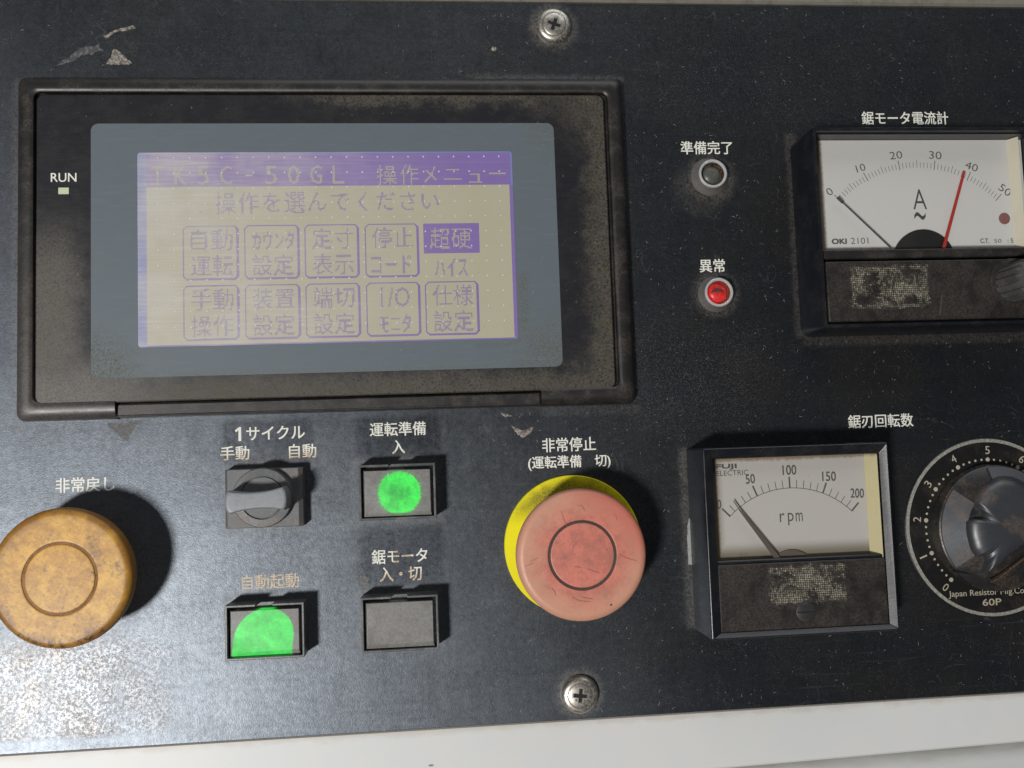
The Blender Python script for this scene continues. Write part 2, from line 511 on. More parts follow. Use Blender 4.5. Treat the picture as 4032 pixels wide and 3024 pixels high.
def dial_mat(name, base, x0, x1, y0, y1, lowdark=0.0):
    n = NT(name)
    g = n.noise(1.4, 4, .7)
    col = n.mix(n.mul(n.sm(g, .5, .75), .12), base, tuple(v * .7 for v in base))
    wob = n.mul(n.sub(n.noise(.7, 4, .7), .5), 1.6)
    X, Y = n.add(n.X, wob), n.add(n.Y, wob)
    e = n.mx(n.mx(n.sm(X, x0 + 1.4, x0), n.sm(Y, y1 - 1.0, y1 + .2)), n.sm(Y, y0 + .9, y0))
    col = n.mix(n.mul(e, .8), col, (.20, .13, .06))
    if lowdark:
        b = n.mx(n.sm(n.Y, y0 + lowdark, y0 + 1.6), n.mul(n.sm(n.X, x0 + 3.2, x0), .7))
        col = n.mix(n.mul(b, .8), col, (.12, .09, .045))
    col = n.mix(n.mul(n.sm(n.vor(.3, 1.0), .05, .02), .6), col, (.1, .08, .06))
    return n.fin(col, .5, .3)


M['dial_amp'] = dial_mat("ammeter_dial_paper", (.62, .61, .595), 140.0, 217, 67.0, 107.2)
M['dial_rpm'] = dial_mat("speed_dial_paper", (.50, .475, .45), 96.0, 153, -36.9, -3.6, 6.5)
M['cream_liner'] = dial_mat("yellowed_liner", (.55, .49, .29), 90, 153, -38.0, -3.3)
M['cream_liner2'] = dial_mat("cream_liner", (.66, .62, .50), 190, 230, 60.0, 107.3)
M['needle_red'] = NT("red_pointer").fin((.42, .035, .03), .4)
M['needle_dark'] = NT("dark_pointer").fin((.075, .07, .065), .45)
M['needle_brown'] = NT("brown_pointer").fin((.11, .085, .07), .45)
M['reddot'] = NT("dull_red_dot").fin((.23, .10, .10), .5)


def residue_plate(name, x0, x1, y0, y1, pitch, wedge=False):
    def ex(n, col, d):
        def tri(v, p):
            return n.ma('ABSOLUTE', n.sub(n.ma('FRACT', n.ma('DIVIDE', v, p)), .5))
        jx = n.mul(n.sub(n.noise(.9, 4, .7), .5), .9)
        jy = n.mul(n.sub(n.noise(.9, 4, .7, off=(9, 2, 0)), .5), .9)
        gx, gy = tri(n.add(n.add(n.X, n.mul(n.Y, .06)), jx), pitch), tri(n.add(n.add(n.Y, n.mul(n.X, .03)), jy), pitch)
        dots = n.mul(n.mul(n.sm(gx, .0, .4), n.sm(gy, .0, .4)), n.fmix(n.sm(n.noise(1.1, 5, .8), .4, .6), .25, 1.3))
        no = n.noise(.15, 7, .85, off=(1, 2, 0), dist=.4)
        m = n.mul(n.box(x0, x1, y0, y1, .5, n.mul(n.sub(n.noise(.35, 5, .75), .5), 7)), n.sm(no, .46, .53))
        ed = n.mul(n.sub(n.box(x0, x1, y0, y1, .3), n.box(x0 + 1.2, x1 - 1.2, y0 + 1.0, y1 - 1.0, .3)), n.sm(n.noise(.8, 4, .7), .46, .6))
        m = n.mx(m, n.mul(ed, .8))
        col = n.mix(n.mul(m, .35), col, (.085, .07, .05))
        col = n.mix(n.mul(m, n.mn(n.mul(dots, .9), 1.0)), col, (.42, .385, .29))
        return col, n.mx(d, n.mul(m, dots))
    return grimy(name, (.014, .0125, .012), (.060, .045, .037), .7, .42, 1.5, extra=ex, bs=.3, lo=.3, hi=.6)


M['plate_amp'] = residue_plate("ammeter_plate_with_residue", 145.5, 172.5, 46.0, 60.0, .72)
M['plate_rpm'] = residue_plate("speed_meter_plate_with_residue", 111.5, 137.0, -50.5, -39.0, .72)


def cream(name, base, warm):
    n = NT(name)
    g = n.noise(.08, 3)
    col = n.mix(n.sm(g, .4, .65), base, warm)
    edge = n.mul(n.sm(n.add(n.Y, n.mul(n.sub(n.noise(.25, 4, .7, stretch=(.5, 1, 1)), .5), 5)), -91.0, -88.2), .4)
    col = n.mix(edge, col, (.42, .34, .24))
    col = n.mix(n.mul(n.sm(n.vor(.055, 1.0, stretch=(.5, 1.2, 1)), .035, .02), .8), col, (.12, .10, .09))
    return n.fin(col, .42, .4, bump=n.bump(n.noise(.5, 3), .05, .0002))


M['cream'] = cream("cream_enamel", (.63, .635, .63), (.645, .64, .62))
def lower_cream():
    n = NT("cream_enamel_gap_shade")
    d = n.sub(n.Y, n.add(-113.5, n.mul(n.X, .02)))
    m = n.sm(n.add(d, n.mul(n.sub(n.noise(.15, 4, .7, stretch=(.3, 1, 1)), .5), 4)), -7, 4)  # olive gap shade below the frame, painted into the enamel
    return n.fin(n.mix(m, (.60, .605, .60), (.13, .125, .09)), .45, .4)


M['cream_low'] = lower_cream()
M['khaki'] = grimy("khaki_edge_strip", (.20, .19, .155), (.10, .085, .065), .8, .5, 1.0, lowscale=.2)
M['chip'] = grimy("bare_chipped_paint", (.075, .066, .058), (.40, .36, .31), 1.0, .5, 1.4, bs=.6, lowscale=.8, lo=.36, hi=.52)
M['chip_dark'] = grimy("lifted_paint", (.07, .072, .076), (.22, .20, .18), .9, .4, 1.6, bs=.8, lowscale=.9, lo=.45, hi=.62)
M['chip_pale'] = grimy("pale_scrape", (.34, .35, .33), (.12, .11, .10), .9, .5, 1.4, lowscale=.5, lo=.5, hi=.62)
M['lint'] = NT("pale_lint").fin((.40, .37, .32), .7)
M['dot'] = NT("clear_spacer").fin((.60, .58, .55), .3, .7)
M['gold'] = metal_mat("brass_worn_edge", (.45, .33, .20), (.2, .12, .07), .35, .4)
M['knob_top'] = grimy("knob_worn_phenolic", (.036, .038, .044), (.11, .075, .055), .8, .42, 1.3, lowscale=.11, spec=.9, lo=.5, hi=.68, bs=.08)
M['knob_flat'] = grimy("knob_flat_sheen", (.075, .08, .09), (.13, .085, .06), .85, .36, 1.3, lowscale=.16, spec=.6)  # lighter grey paints in the lamp reflection on the finger flats
M['knob_side'] = grimy("knob_black_phenolic", (.016, .016, .017), (.085, .058, .04), .85, .36, 1.3, lowscale=.16, spec=.6)
M['dial_black'] = grimy("anodised_black", (.0095, .009, .009), (.06, .045, .036), .4, .4, 1.5, lowscale=.13, lo=.5, hi=.7)


def pane_mat():
    n = NT("thin_clear_pane")
    t = n.t.nodes.new('ShaderNodeBsdfTransparent')
    t.inputs[0].default_value = (.97, .97, .96, 1)
    g = n.t.nodes.new('ShaderNodeBsdfGlossy')
    g.inputs['Roughness'].default_value = .12
    g2 = n.t.nodes.new('ShaderNodeNewGeometry')
    dt = n.t.nodes.new('ShaderNodeVectorMath')
    dt.operation = 'DOT_PRODUCT'
    n.t.links.new(g2.outputs['Normal'], dt.inputs[0])
    n.t.links.new(g2.outputs['Incoming'], dt.inputs[1])
    f = n.add(.04, n.mul(n.ma('POWER', n.sub(1.0, n.ma('ABSOLUTE', dt.outputs['Value'])), 5.0), .96))
    m = n.t.nodes.new('ShaderNodeMixShader')
    n.t.links.new(f, m.inputs[0])
    n.t.links.new(t.outputs[0], m.inputs[1])
    n.t.links.new(g.outputs[0], m.inputs[2])
    n.t.links.new(m.outputs[0], n.out.inputs[0])
    return n.m


M['pane'] = pane_mat()


# ------------------------------------------------------------------ mesh helpers
def thing(name, label, cat, x=0, y=0, z=0, group=None, kind=None):
    o = bpy.data.objects.new(name, None)
    o.empty_display_size = .01
    C.objects.link(o)
    o.location = (x * S, y * S, z * S)
    o['label'] = label
    o['category'] = cat
    if group: o['group'] = group
    if kind: o['kind'] = kind
    return o


def origin(o):
    v = Vector((0, 0, 0))
    while o is not None:
        v += o.location
        o = o.parent
    return v


def obj(name, V, F, m, parent=None, smooth=35, label=None):
    base = origin(parent)
    me = bpy.data.meshes.new(name)
    me.from_pydata([(x * S - base.x, y * S - base.y, z * S - base.z) for x, y, z in V], [], F)
    me.materials.append(M[m] if isinstance(m, str) else m)
    bm = bmesh.new()
    bm.from_mesh(me)
    bmesh.ops.recalc_face_normals(bm, faces=bm.faces)
    if max(v[2] for v in V) - min(v[2] for v in V) < .002:
        for f in bm.faces:
            f.normal_update()
            if f.normal.z < 0: f.normal_flip()
    bm.to_mesh(me)
    bm.free()
    if smooth:
        for p in me.polygons: p.use_smooth = True
        me.set_sharp_from_angle(angle=math.radians(smooth))
    o = bpy.data.objects.new(name, me)
    C.objects.link(o)
    o.parent = parent
    if label: o['label'] = label
    return o


def rr(x0, x1, y0, y1, r, z, n=5):
    r = max(min(r, (x1 - x0) / 2 - 1e-4, (y1 - y0) / 2 - 1e-4), 1e-3)
    L = []
    for cx, cy, a0 in ((x1 - r, y1 - r, 0), (x0 + r, y1 - r, 90), (x0 + r, y0 + r, 180), (x1 - r, y0 + r, 270)):
        for k in range(n + 1):
            a = math.radians(a0 + 90 * k / n)
            L.append((cx + r * math.cos(a), cy + r * math.sin(a), z))
    return L


def polar(cx, cy, fn, z, n=72):
    L = []
    for k in range(n):
        a = 2 * math.pi * k / n
        r = fn(a) if callable(fn) else fn
        L.append((cx + r * math.cos(a), cy + r * math.sin(a), z))
    return L


def loft(loops, cap0=False, cap1=True):
    V, F = [], []
    n = len(loops[0])
    for L in loops: V += L
    for i in range(len(loops) - 1):
        for k in range(n):
            a, b = i * n + k, i * n + (k + 1) % n
            F.append((a, b, b + n, a + n))
    if cap0: F.append(tuple(range(n))[::-1])
    if cap1: F.append(tuple(range((len(loops) - 1) * n, len(loops) * n)))
    return V, F


def lathe(cx, cy, prof, n=72, cap=True):
    return loft([polar(cx, cy, r, z, n) for r, z in prof], False, cap)


def boxm(x0, x1, y0, y1, z0, z1, b=.15, r=.05):
    return loft([rr(x0, x1, y0, y1, r, z0, 2), rr(x0, x1, y0, y1, r, z1 - b, 2), rr(x0 + b, x1 - b, y0 + b, y1 - b, r, z1, 2)], True, True)


def prism(pts, z0, z1, bevel=0.0):
    """outline (counter-clockwise) raised from z0 to z1"""
    n = len(pts)
    loops = [[(x, y, z0) for x, y in pts], [(x, y, z1 - bevel) for x, y in pts]]
    if bevel:
        L = []
        for i in range(n):
            p0, p, p1 = Vector(pts[i - 1]), Vector(pts[i]), Vector(pts[(i + 1) % n])
            e0, e1 = (p - p0).normalized(), (p1 - p).normalized()
            nn = Vector((-e0.y - e1.y, e0.x + e1.x))
            if nn.length < 1e-6: nn = Vector((-e0.y, e0.x))
            nn.normalize()
            q = p + nn * bevel
            L.append((q.x, q.y, z1))
        loops.append(L)
    return loft(loops, True, True)


def sheet(x0, x1, y0, y1, z, r=0.001):
    return loft([rr(x0, x1, y0, y1, r, z, 4 if r > .01 else 1)], False, True)


def join(parts):
    V, F = [], []
    for v, f in parts:
        o = len(V)
        V += v
        F += [tuple(i + o for i in q) for q in f]
    return V, F


def jag(pts, amp=.35, sub=4, seed=1):
    rnd = random.Random(seed)
    out = []
    for i in range(len(pts)):
        a, b = pts[i], pts[(i + 1) % len(pts)]
        for k in range(sub):
            t = k / sub
            j = amp if k else amp * .3
            out.append((a[0] + (b[0] - a[0]) * t + rnd.uniform(-j, j), a[1] + (b[1] - a[1]) * t + rnd.uniform(-j, j)))
    return out


def text(name, body, x0, x1, y0, y1, z, m, parent, bold=0.0, rot=0.0, label=None, th=0.03, res=3, shear=0.0):
    """flat lettering whose ink fills the given box (then turned about the box centre by rot)"""
    cu = bpy.data.curves.new(name, 'FONT')
    cu.body = body
    cu.resolution_u = res
    cu.offset = min(bold, 0.0)
    cu.shear = shear
    to = bpy.data.objects.new(name, cu)
    C.objects.link(to)
    bpy.context.view_layer.update()
    dg = bpy.context.evaluated_depsgraph_get()
    me = bpy.data.meshes.new_from_object(to.evaluated_get(dg))
    bpy.data.objects.remove(to)
    xs = [v.co.x for v in me.vertices]
    ys = [v.co.y for v in me.vertices]
    ax0, ax1, ay0, ay1 = min(xs), max(xs), min(ys), max(ys)
    cx, cy = (x0 + x1) / 2, (y0 + y1) / 2
    ca, sa = math.cos(rot), math.sin(rot)
    base = origin(parent)
    for v in me.vertices:
        X = (v.co.x - (ax0 + ax1) / 2) / max(ax1 - ax0, 1e-6) * (x1 - x0)
        Y = (v.co.y - (ay0 + ay1) / 2) / max(ay1 - ay0, 1e-6) * (y1 - y0)
        v.co = ((cx + X * ca - Y * sa) * S - base.x, (cy + X * sa + Y * ca) * S - base.y, z * S - base.z)
    if bold > 0:
        d = bold * S * 4.5
        vv = [v.co.copy() for v in me.vertices]
        ff = [tuple(p.vertices) for p in me.polygons]
        n0 = len(vv)
        V2, F2 = [], []
        for i, (dx, dy) in enumerate(((-1, -.6), (1, -.6), (-1, .6), (1, .6), (0, 0))):
            V2 += [v + Vector((dx * d, dy * d, i * 2e-6)) for v in vv]
            F2 += [tuple(k + i * n0 for k in q) for q in ff]
        me = bpy.data.meshes.new(name)
        me.from_pydata(V2, [], F2)
    me.materials.clear()
    me.materials.append(M[m])
    o = bpy.data.objects.new(name, me)
    C.objects.link(o)
    o.parent = parent
    if label: o['label'] = label
    return o


# ------------------------------------------------------------------ the setting: housing round the panel
hs = thing('machine_housing', 'cream painted metal housing framing the black panel below and above', 'machine housing', 30, -98, -2)
V, F = prism([(-260, -96.5), (-260, -115.0), (30, -108.65), (104, -107.15), (206, -105.15), (330, -102.7), (330, -88.35), (-260, -88.35)][::-1] if False else
             [(-260, -115.0), (30, -108.65), (104, -107.15), (206, -105.15), (330, -102.7), (330, -88.0), (-260, -88.0)], -14, -.5, .7)
obj('lower_frame', V, F, 'cream', hs)
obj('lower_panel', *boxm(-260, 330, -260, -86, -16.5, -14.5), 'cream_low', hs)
obj('upper_strip', *boxm(-260, 330, 159.75, 175, -6, .6, .8), 'khaki', hs)
obj('upper_panel', *boxm(-260, 330, 168.6, 300, -6, 2.2, .4), 'khaki', hs)
obj('backing', *boxm(-260, 330, -87, 170, -17, -3), 'deep', hs)

# ------------------------------------------------------------------ the black panel with its printing
cp = thing('control_panel', 'worn black machine control panel with white Japanese lettering, dusty, patch rubbed bare lower left', 'control panel', 30, 35, 0)
obj('panel_sheet', *boxm(-240, 300, -87.9, 159.2, -2, 0, .25), 'sheet', cp)
TX = [('非常戻し', -118.4, -100.05, -6.48, -1.72), ('サイクル', -57.9, -38.98, 8.5, 12.94), ('手動', -66.31, -57.08, 2.15, 6.7),
      ('自動', -44.16, -35.32, 2.1, 6.7), ('運転準備', -17.46, 1.1, 8.4, 13.0), ('入', -10.28, -6.08, 2.38, 6.91),
      ('非常停止', 40.31, 58.72, 1.2, 5.9), ('(運転準備　切)', 35.33, 63.53, -4.95, -.1), ('自動起動', -59.94, -41.69, -40.2, -35.5),
      ('鋸モータ', -17.82, .43, -33.8, -29.1), ('入・切', -15.38, -1.58, -39.7, -35.0), ('準備完了', 93.53, 112.19, 104.4, 109.1),
      ('異常', 98.23, 107.23, 62.1, 66.7), ('鋸モータ電流計', 160.89, 193.58, 115.1, 119.9), ('鋸刃回転数', 148.73, 172.52, 5.8, 10.5)]
obj('lettering', *prism([(-60.5, 8.35), (-59.6, 8.35), (-59.6, 12.95), (-60.3, 12.95), (-61.65, 11.9), (-61.3, 11.25), (-60.5, 11.85)], -.01, .04), 'ink_white', cp, smooth=0)
for s_, x0, x1, y0, y1 in TX:
    text('lettering', s_, x0, x1, y0, y1, .03, 'ink_white', cp, bold=.014)

CH = [('paint_chip', 'chip', [(-102.3, 136.3), (-98.8, 136.0), (-94.0, 136.5), (-97.3, 139.8), (-99.8, 141.4)], .3, 'triangular bare chip above the display bezel'),
      ('paint_scratch', 'chip_dark', [(-120.7, 134.1), (-114.8, 136.8), (-108.8, 139.4), (-103.3, 140.8), (-104.8, 143.0), (-110.8, 141.7), (-115.8, 137.7)], .5, None),
      ('paint_scratch', 'chip', [(-103.5, 145.7), (-102.3, 145.3), (-99.8, 147.1), (-92.7, 148.9), (-93.7, 149.7), (-100.8, 147.5)], .2, None),
      ('paint_chip', 'chip_dark', [(-102.5, 15.5), (-100.1, 12.6), (-97.2, 10.0), (-96.0, 9.7), (-94.3, 13.0), (-91.1, 15.7)], .4, None),
      ('paint_chip', 'chip', [(29.9, 10.6), (31.9, 7.9), (34.0, 6.2), (37.8, 9.8), (34.1, 8.9)], .25, None),
      ('paint_chip', 'chip', [(26.4, 15.1), (27.9, 13.6), (30.6, 13.8), (28.5, 14.6)], .2, None),
      ('paint_chip', 'chip', [(27.3, 141.8), (29.2, 141.5), (29.4, 142.9), (28.0, 143.2)], .15, None),
      ('dirt_lump', 'chip_dark', [(-22.6, -37.6), (-22.4, -38.5), (-20.9, -42.2), (-19.1, -40.5), (-19.3, -38.1), (-20.6, -37.3)], .2, None)]
for i, (nm, mt, pts, amp, lb) in enumerate(CH):
    pts = jag(jag(pts, amp * 1.3, 4, i + 3), amp * .45, 3, i + 30)
    ar = sum(pts[k - 1][0] * pts[k][1] - pts[k][0] * pts[k - 1][1] for k in range(len(pts)))
    if ar < 0: pts = pts[::-1]
    V, F = loft([[(x, y, -.05) for x, y in pts], [(x, y, .04) for x, y in pts]], False, True)
    obj(nm, V, F, mt, cp, smooth=0, label=lb)

# lint and dust: nobody could count it
boxes = [(-130, 73, 16, 131), (-131, -86, -56, -8), (-65, -37, -21, 1), (-65, -37, -62, -43), (-22, 5, -20, 0), (-22, 5, -62, -42),
         (24, 75, -56, -5), (89, 156, -62, 2), (133, 230, 38, 110), (166, 240, -62, 1)]
V, F = [], []
rnd = random.Random(11)
def lint(x, y, z):
    ln = rnd.choice((.2, .25, .3, .35, .5, .8, 1.2)) * rnd.uniform(.6, 1.1)
    wd = rnd.uniform(.05, .09)
    a = rnd.uniform(0, 6.28)
    cur = rnd.uniform(-2.2, 2.2)
    k = 4
    pts = []
    for i in range(k + 1):
        pts.append((x, y))
        a += cur / k
        x += math.cos(a) * ln / k
        y += math.sin(a) * ln / k
    o = len(V)
    for i, (px, py) in enumerate(pts):
        t = (pts[min(i + 1, k)][0] - pts[max(i - 1, 0)][0], pts[min(i + 1, k)][1] - pts[max(i - 1, 0)][1])
        l = math.hypot(*t) or 1
        nx, ny = -t[1] / l * wd / 2, t[0] / l * wd / 2
        zz = z + .05 + .12 * math.sin(math.pi * i / k)
        V.extend([(px + nx, py + ny, zz), (px - nx, py - ny, zz)])
    for i in range(k):
        F.append((o + 2 * i, o + 2 * i + 1, o + 2 * i + 3, o + 2 * i + 2))
cnt = 0
while cnt < 1200:
    x, y = rnd.uniform(-138, 228), rnd.uniform(-87, 158)
    if any(a < x < b and c < y < d for a, b, c, d in boxes): continue
    wgt = .25 + .75 * (x > 10) + .5 * (60 < x < 120 and 0 < y < 50)
    if x < -20 and y < 10: wgt = .12
    if rnd.random() > wgt: continue
    lint(x, y, 0)
    cnt += 1
for i in range(420):
    x, y = rnd.uniform(-122, 65), rnd.uniform(23, 123)
    if rnd.random() < .75 and x < 30 and y < 114: continue
    lint(x, y, 5.1)
o = obj('dust', V, F, 'lint', None, smooth=0)
o['kind'] = 'stuff'
o['label'] = 'pale lint and dust flecks scattered over the black panel'
o['category'] = 'dust'


# ------------------------------------------------------------------ screws that hold the panel
def cross(a, L=2.35, wd=.62):
    c, s_ = abs(math.cos(a)) + 1e-6, abs(math.sin(a)) + 1e-6
    return max(min(L / c, wd / s_), min(L / s_, wd / c))


def screw(x, y, rot, label):
    t = thing('panel_screw', label, 'screw', x, y, 0, 'screws that fix the panel')
    obj('screw_head', *loft([polar(x, y, r, z, 96) for r, z in ((6.35, 0), (6.3, .9), (6.0, 1.8), (5.5, 2.35), (4.9, 2.65), (4.25, 2.72), (4.15, 2.45), (4.1, 2.4))], False, True), 'screw', t)
    cr = lambda k: (lambda a: cross(a + rot) * k)
    loops = [polar(x, y, 4.05, 2.3, 144), polar(x, y, 4.0, 2.75, 144), polar(x, y, 3.85, 2.85, 144), polar(x, y, cr(1.0), 2.85, 144), polar(x, y, cr(.9), 2.5, 144), polar(x, y, cr(.35), 2.42, 144)]
    obj('drive_disc', *loft(loops, False, False), 'screw', t)
    obj('cross_recess', *loft([polar(x, y, cr(1.0), 2.5, 144)], False, True), 'deep', t, smooth=0)
    px, py = (x + 1.4 * math.cos(2.2), y + 1.6) if y > 0 else (x - 1.6, y - 1.3)
    obj('punch_mark', *lathe(px, py, [(.42, 2.83), (.42, 2.88), (.2, 2.9)], 16), 'cone', t)
    return t


screw(49.72, 150.35, .35, 'round head cross screw at the top edge of the black panel above the display')
screw(49.67, -79.61, .12, 'round head cross screw at the bottom edge of the black panel below the red button')

# ------------------------------------------------------------------ touch screen terminal
tt = thing('touch_terminal', 'dark framed touch screen terminal showing a purple and olive Japanese menu', 'touch screen', -28, 73, 0)
obj('frame_base', *loft([rr(-129.3, 72.4, 16.9, 130.2, 3, 0), rr(-129.0, 72.1, 17.1, 130.0, 3, 2.6), rr(-128.4, 71.5, 17.7, 129.4, 2.6, 3.1),
                         rr(-123.4, 65.9, 21.5, 124.4, 2.4, 3.1), rr(-123.3, 65.8, 21.6, 124.3, 2.2, 1.0)], False, False), 'bezel', tt)


def sweep(path, prof):
    """profile (u across to the left of travel, z) along a path with mitred joints"""
    V, F = [], []
    n = len(path)
    for i, p in enumerate(path):
        p = Vector(p)
        d0 = (p - Vector(path[i - 1])).normalized() if i else None
        d1 = (Vector(path[i + 1]) - p).normalized() if i < n - 1 else None
        if d0 is None: d0 = d1
        if d1 is None: d1 = d0
        n0, n1 = Vector((-d0.y, d0.x)), Vector((-d1.y, d1.x))
        m_ = (n0 + n1).normalized()
        k = 1.0 / max(m_.dot(n0), .3)
        for u, z in prof:
            q = p + m_ * (u * k)
            V.append((q.x, q.y, z))
    c = len(prof)
    for i in range(n - 1):
        for j in range(c - 1):
            a = i * c + j
            F.append((a, a + 1, a + c + 1, a + c))
    F.append(tuple(range(c)))
    F.append(tuple(range((n - 1) * c, n * c))[::-1])
    return V, F


def corner(cx, cy, r, a0, a1, k=6):
    return [(cx + r * math.cos(math.radians(a0 + (a1 - a0) * i / k)), cy + r * math.sin(math.radians(a0 + (a1 - a0) * i / k))) for i in range(k + 1)]


def cframe(u, z, c_=6):
    X0, X1, Y0, Y1 = -129.5 + u, 72.6 - u, 16.7 + u, 130.4 - u
    r = 2.6 - .06 * u
    P = [(-98.2, Y0)] + corner(X0 + r, Y0 + r, r, 270, 180) + corner(X0 + r, Y1 - r, r, 180, 90) + corner(X1 - r, Y1 - r, r, 90, 0) + corner(X1 - r, Y0 + r, r, 0, -90) + [(40.0, Y0)]
    return [(x, y, z) for x, y in P]


prof = [(0, 0), (0, 2.2), (.35, 3.5), (.95, 4.5), (1.9, 5.2), (3.0, 5.55), (4.5, 5.6), (5.3, 5.45), (5.7, 5.1), (5.8, 4.6), (5.8, 2.5)]
V, F = [], []
for u, z in prof: V += cframe(u, z)
c = len(V) // len(prof)
for i in range(len(prof) - 1):
    for k in range(c - 1):
        a = i * c + k
        F.append((a, a + 1, a + c + 1, a + c))
F.append(tuple(i * c for i in range(len(prof))))
F.append(tuple(i * c + c - 1 for i in range(len(prof)))[::-1])
obj('raised_frame', V, F, 'bezel', tt)
obj('lower_ledge', *boxm(-98.0, 39.8, 17.4, 21.3, 2.5, 4.0, .35), 'bezel', tt)
obj('ledge_lip', *boxm(-98.0, 39.8, 17.15, 17.75, 2.5, 4.6, .25), 'bezel', tt)
obj('face_plate', *loft([rr(-122.95, 65.5, 22.0, 123.95, 2.4, .5), rr(-122.95, 65.5, 22.0, 123.95, 2.4, 4.7), rr(-122.6, 65.15, 22.35, 123.6, 2.2, 5.0)], False, True), 'face', tt)
fr = obj('screen_cover', *loft([rr(-105.7, 47.7, 29.8, 113.95, 2.4, 5.0), rr(-105.7, 47.7, 29.8, 113.95, 2.4, 5.06), rr(-91.05, 33.0, 39.5, 104.2, .9, 5.06), rr(-91.05, 33.0, 39.5, 104.2, .9, 5.02)], False, False), 'cover', tt)
ls = obj('display_window', *sheet(-91.0, 32.95, 39.55, 104.15, 5.02, .9), 'lcd_edge', tt, smooth=0)
text('lettering', 'RUN', -118.26, -110.26, 94.5, 97.43, 5.03, 'ink_white', tt, bold=.006)
obj('run_light', *boxm(-115.93, -112.64, 90.41, 92.59, 4.9, 5.06, .03), 'led', tt, label='small pale run light')
# what the display shows
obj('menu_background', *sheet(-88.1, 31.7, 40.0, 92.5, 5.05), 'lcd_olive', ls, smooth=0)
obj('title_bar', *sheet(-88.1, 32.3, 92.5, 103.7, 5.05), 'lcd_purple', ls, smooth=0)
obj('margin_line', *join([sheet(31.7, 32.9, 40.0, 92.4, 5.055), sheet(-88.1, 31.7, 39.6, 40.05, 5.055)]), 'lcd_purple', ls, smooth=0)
LZ = 5.08
def ltxt(s_, x0, x1, y0, y1, m='lcd_text', b=0.0, gap=.05):
    cu = bpy.data.curves.new('menu_text', 'FONT')
    cu.body = s_
    cu.resolution_u = 2
    to = bpy.data.objects.new('menu_text', cu)
    C.objects.link(to)
    bpy.context.view_layer.update()
    me = bpy.data.meshes.new_from_object(to.evaluated_get(bpy.context.evaluated_depsgraph_get()))
    bpy.data.objects.remove(to)
    me.calc_loop_triangles()
    vx = np.array([(v.co.x, v.co.y) for v in me.vertices])
    tr = np.array([t_.vertices[:] for t_ in me.loop_triangles])
    lo2, hi2 = vx.min(0), vx.max(0)
    vx = (vx - lo2) / (hi2 - lo2) * np.array([x1 - x0, y1 - y0])
    px, py = .41, .45
    nx_, ny_ = max(1, round((x1 - x0) / px)), max(1, round((y1 - y0) / py))
    px, py = (x1 - x0) / nx_, (y1 - y0) / ny_
    K = 5
    gx = (np.arange(nx_ * K) + .5) * px / K
    gy = (np.arange(ny_ * K) + .5) * py / K
    cov = np.zeros((ny_ * K, nx_ * K), bool)
    for t_ in tr:
        A, B, D_ = vx[t_[0]], vx[t_[1]], vx[t_[2]]
        ix = np.where((gx >= min(A[0], B[0], D_[0])) & (gx <= max(A[0], B[0], D_[0])))[0]
        iy = np.where((gy >= min(A[1], B[1], D_[1])) & (gy <= max(A[1], B[1], D_[1])))[0]
        if not len(ix) or not len(iy): continue
        X_, Y_ = np.meshgrid(gx[ix], gy[iy])
        e0 = (B[0] - A[0]) * (Y_ - A[1]) - (B[1] - A[1]) * (X_ - A[0])
        e1 = (D_[0] - B[0]) * (Y_ - B[1]) - (D_[1] - B[1]) * (X_ - B[0])
        e2 = (A[0] - D_[0]) * (Y_ - D_[1]) - (A[1] - D_[1]) * (X_ - D_[0])
        ins_ = ((e0 >= 0) & (e1 >= 0) & (e2 >= 0)) | ((e0 <= 0) & (e1 <= 0) & (e2 <= 0))
        sub = cov[np.ix_(iy, ix)]
        cov[np.ix_(iy, ix)] = sub | ins_
    cv = cov.reshape(ny_, K, nx_, K).mean((1, 3))
    V, F = [], []
    g_ = .03
    for j_ in range(ny_):
        for i_ in range(nx_):
            if cv[j_, i_] > (.33 if s_ in ('カウンタ', 'モニタ', 'コード', 'ハイス') else .45):
                o_ = len(V)
                X0_, Y0_ = x0 + i_ * px, y0 + j_ * py
                V += [(X0_ + g_, Y0_ + g_, LZ + .012), (X0_ + px - g_, Y0_ + g_, LZ + .012), (X0_ + px - g_, Y0_ + py - g_, LZ + .012), (X0_ + g_, Y0_ + py - g_, LZ + .012)]
                F.append((o_, o_ + 1, o_ + 2, o_ + 3))
    if F: obj('menu_text', V, F, m, ls, smooth=0)


def ltxt_outline(s_, x0, x1, y0, y1, m='lcd_text', b=-.004):
    text('menu_text', s_, x0, x1, y0, y1, LZ + .012, m, ls, bold=b - .010, res=2)
for i, ch in enumerate('TK5C-50GL'):
    cx = -84.5 + 7.35 * i
    wd, hh = (2.9, .5) if ch == '-' else (3.9, 6.4)
    if i != 4:
        ltxt(ch, cx - wd / 2, cx + wd / 2, 93.2, 99.5, 'lcd_olive', -.02)
    else:
        obj('menu_text', *sheet(cx - 1.2, cx + 1.2, 96.0, 96.5, LZ), 'lcd_olive', ls, smooth=0)
for ch, x0, x1, y0, y1 in (('操', -12.8, -6.3, 92.7, 99.6), ('作', -5.0, .9, 92.7, 99.6), ('メ', 2.6, 7.2, 93.3, 99.0), ('ニ', 9.5, 15.6, 94.3, 98.0), ('ュ', 18.0, 22.6, 93.2, 96.4), ('ー', 24.9, 30.6, 96.1, 96.7)):
    ltxt(ch, x0, x1, y0, y1, 'lcd_olive', .0)
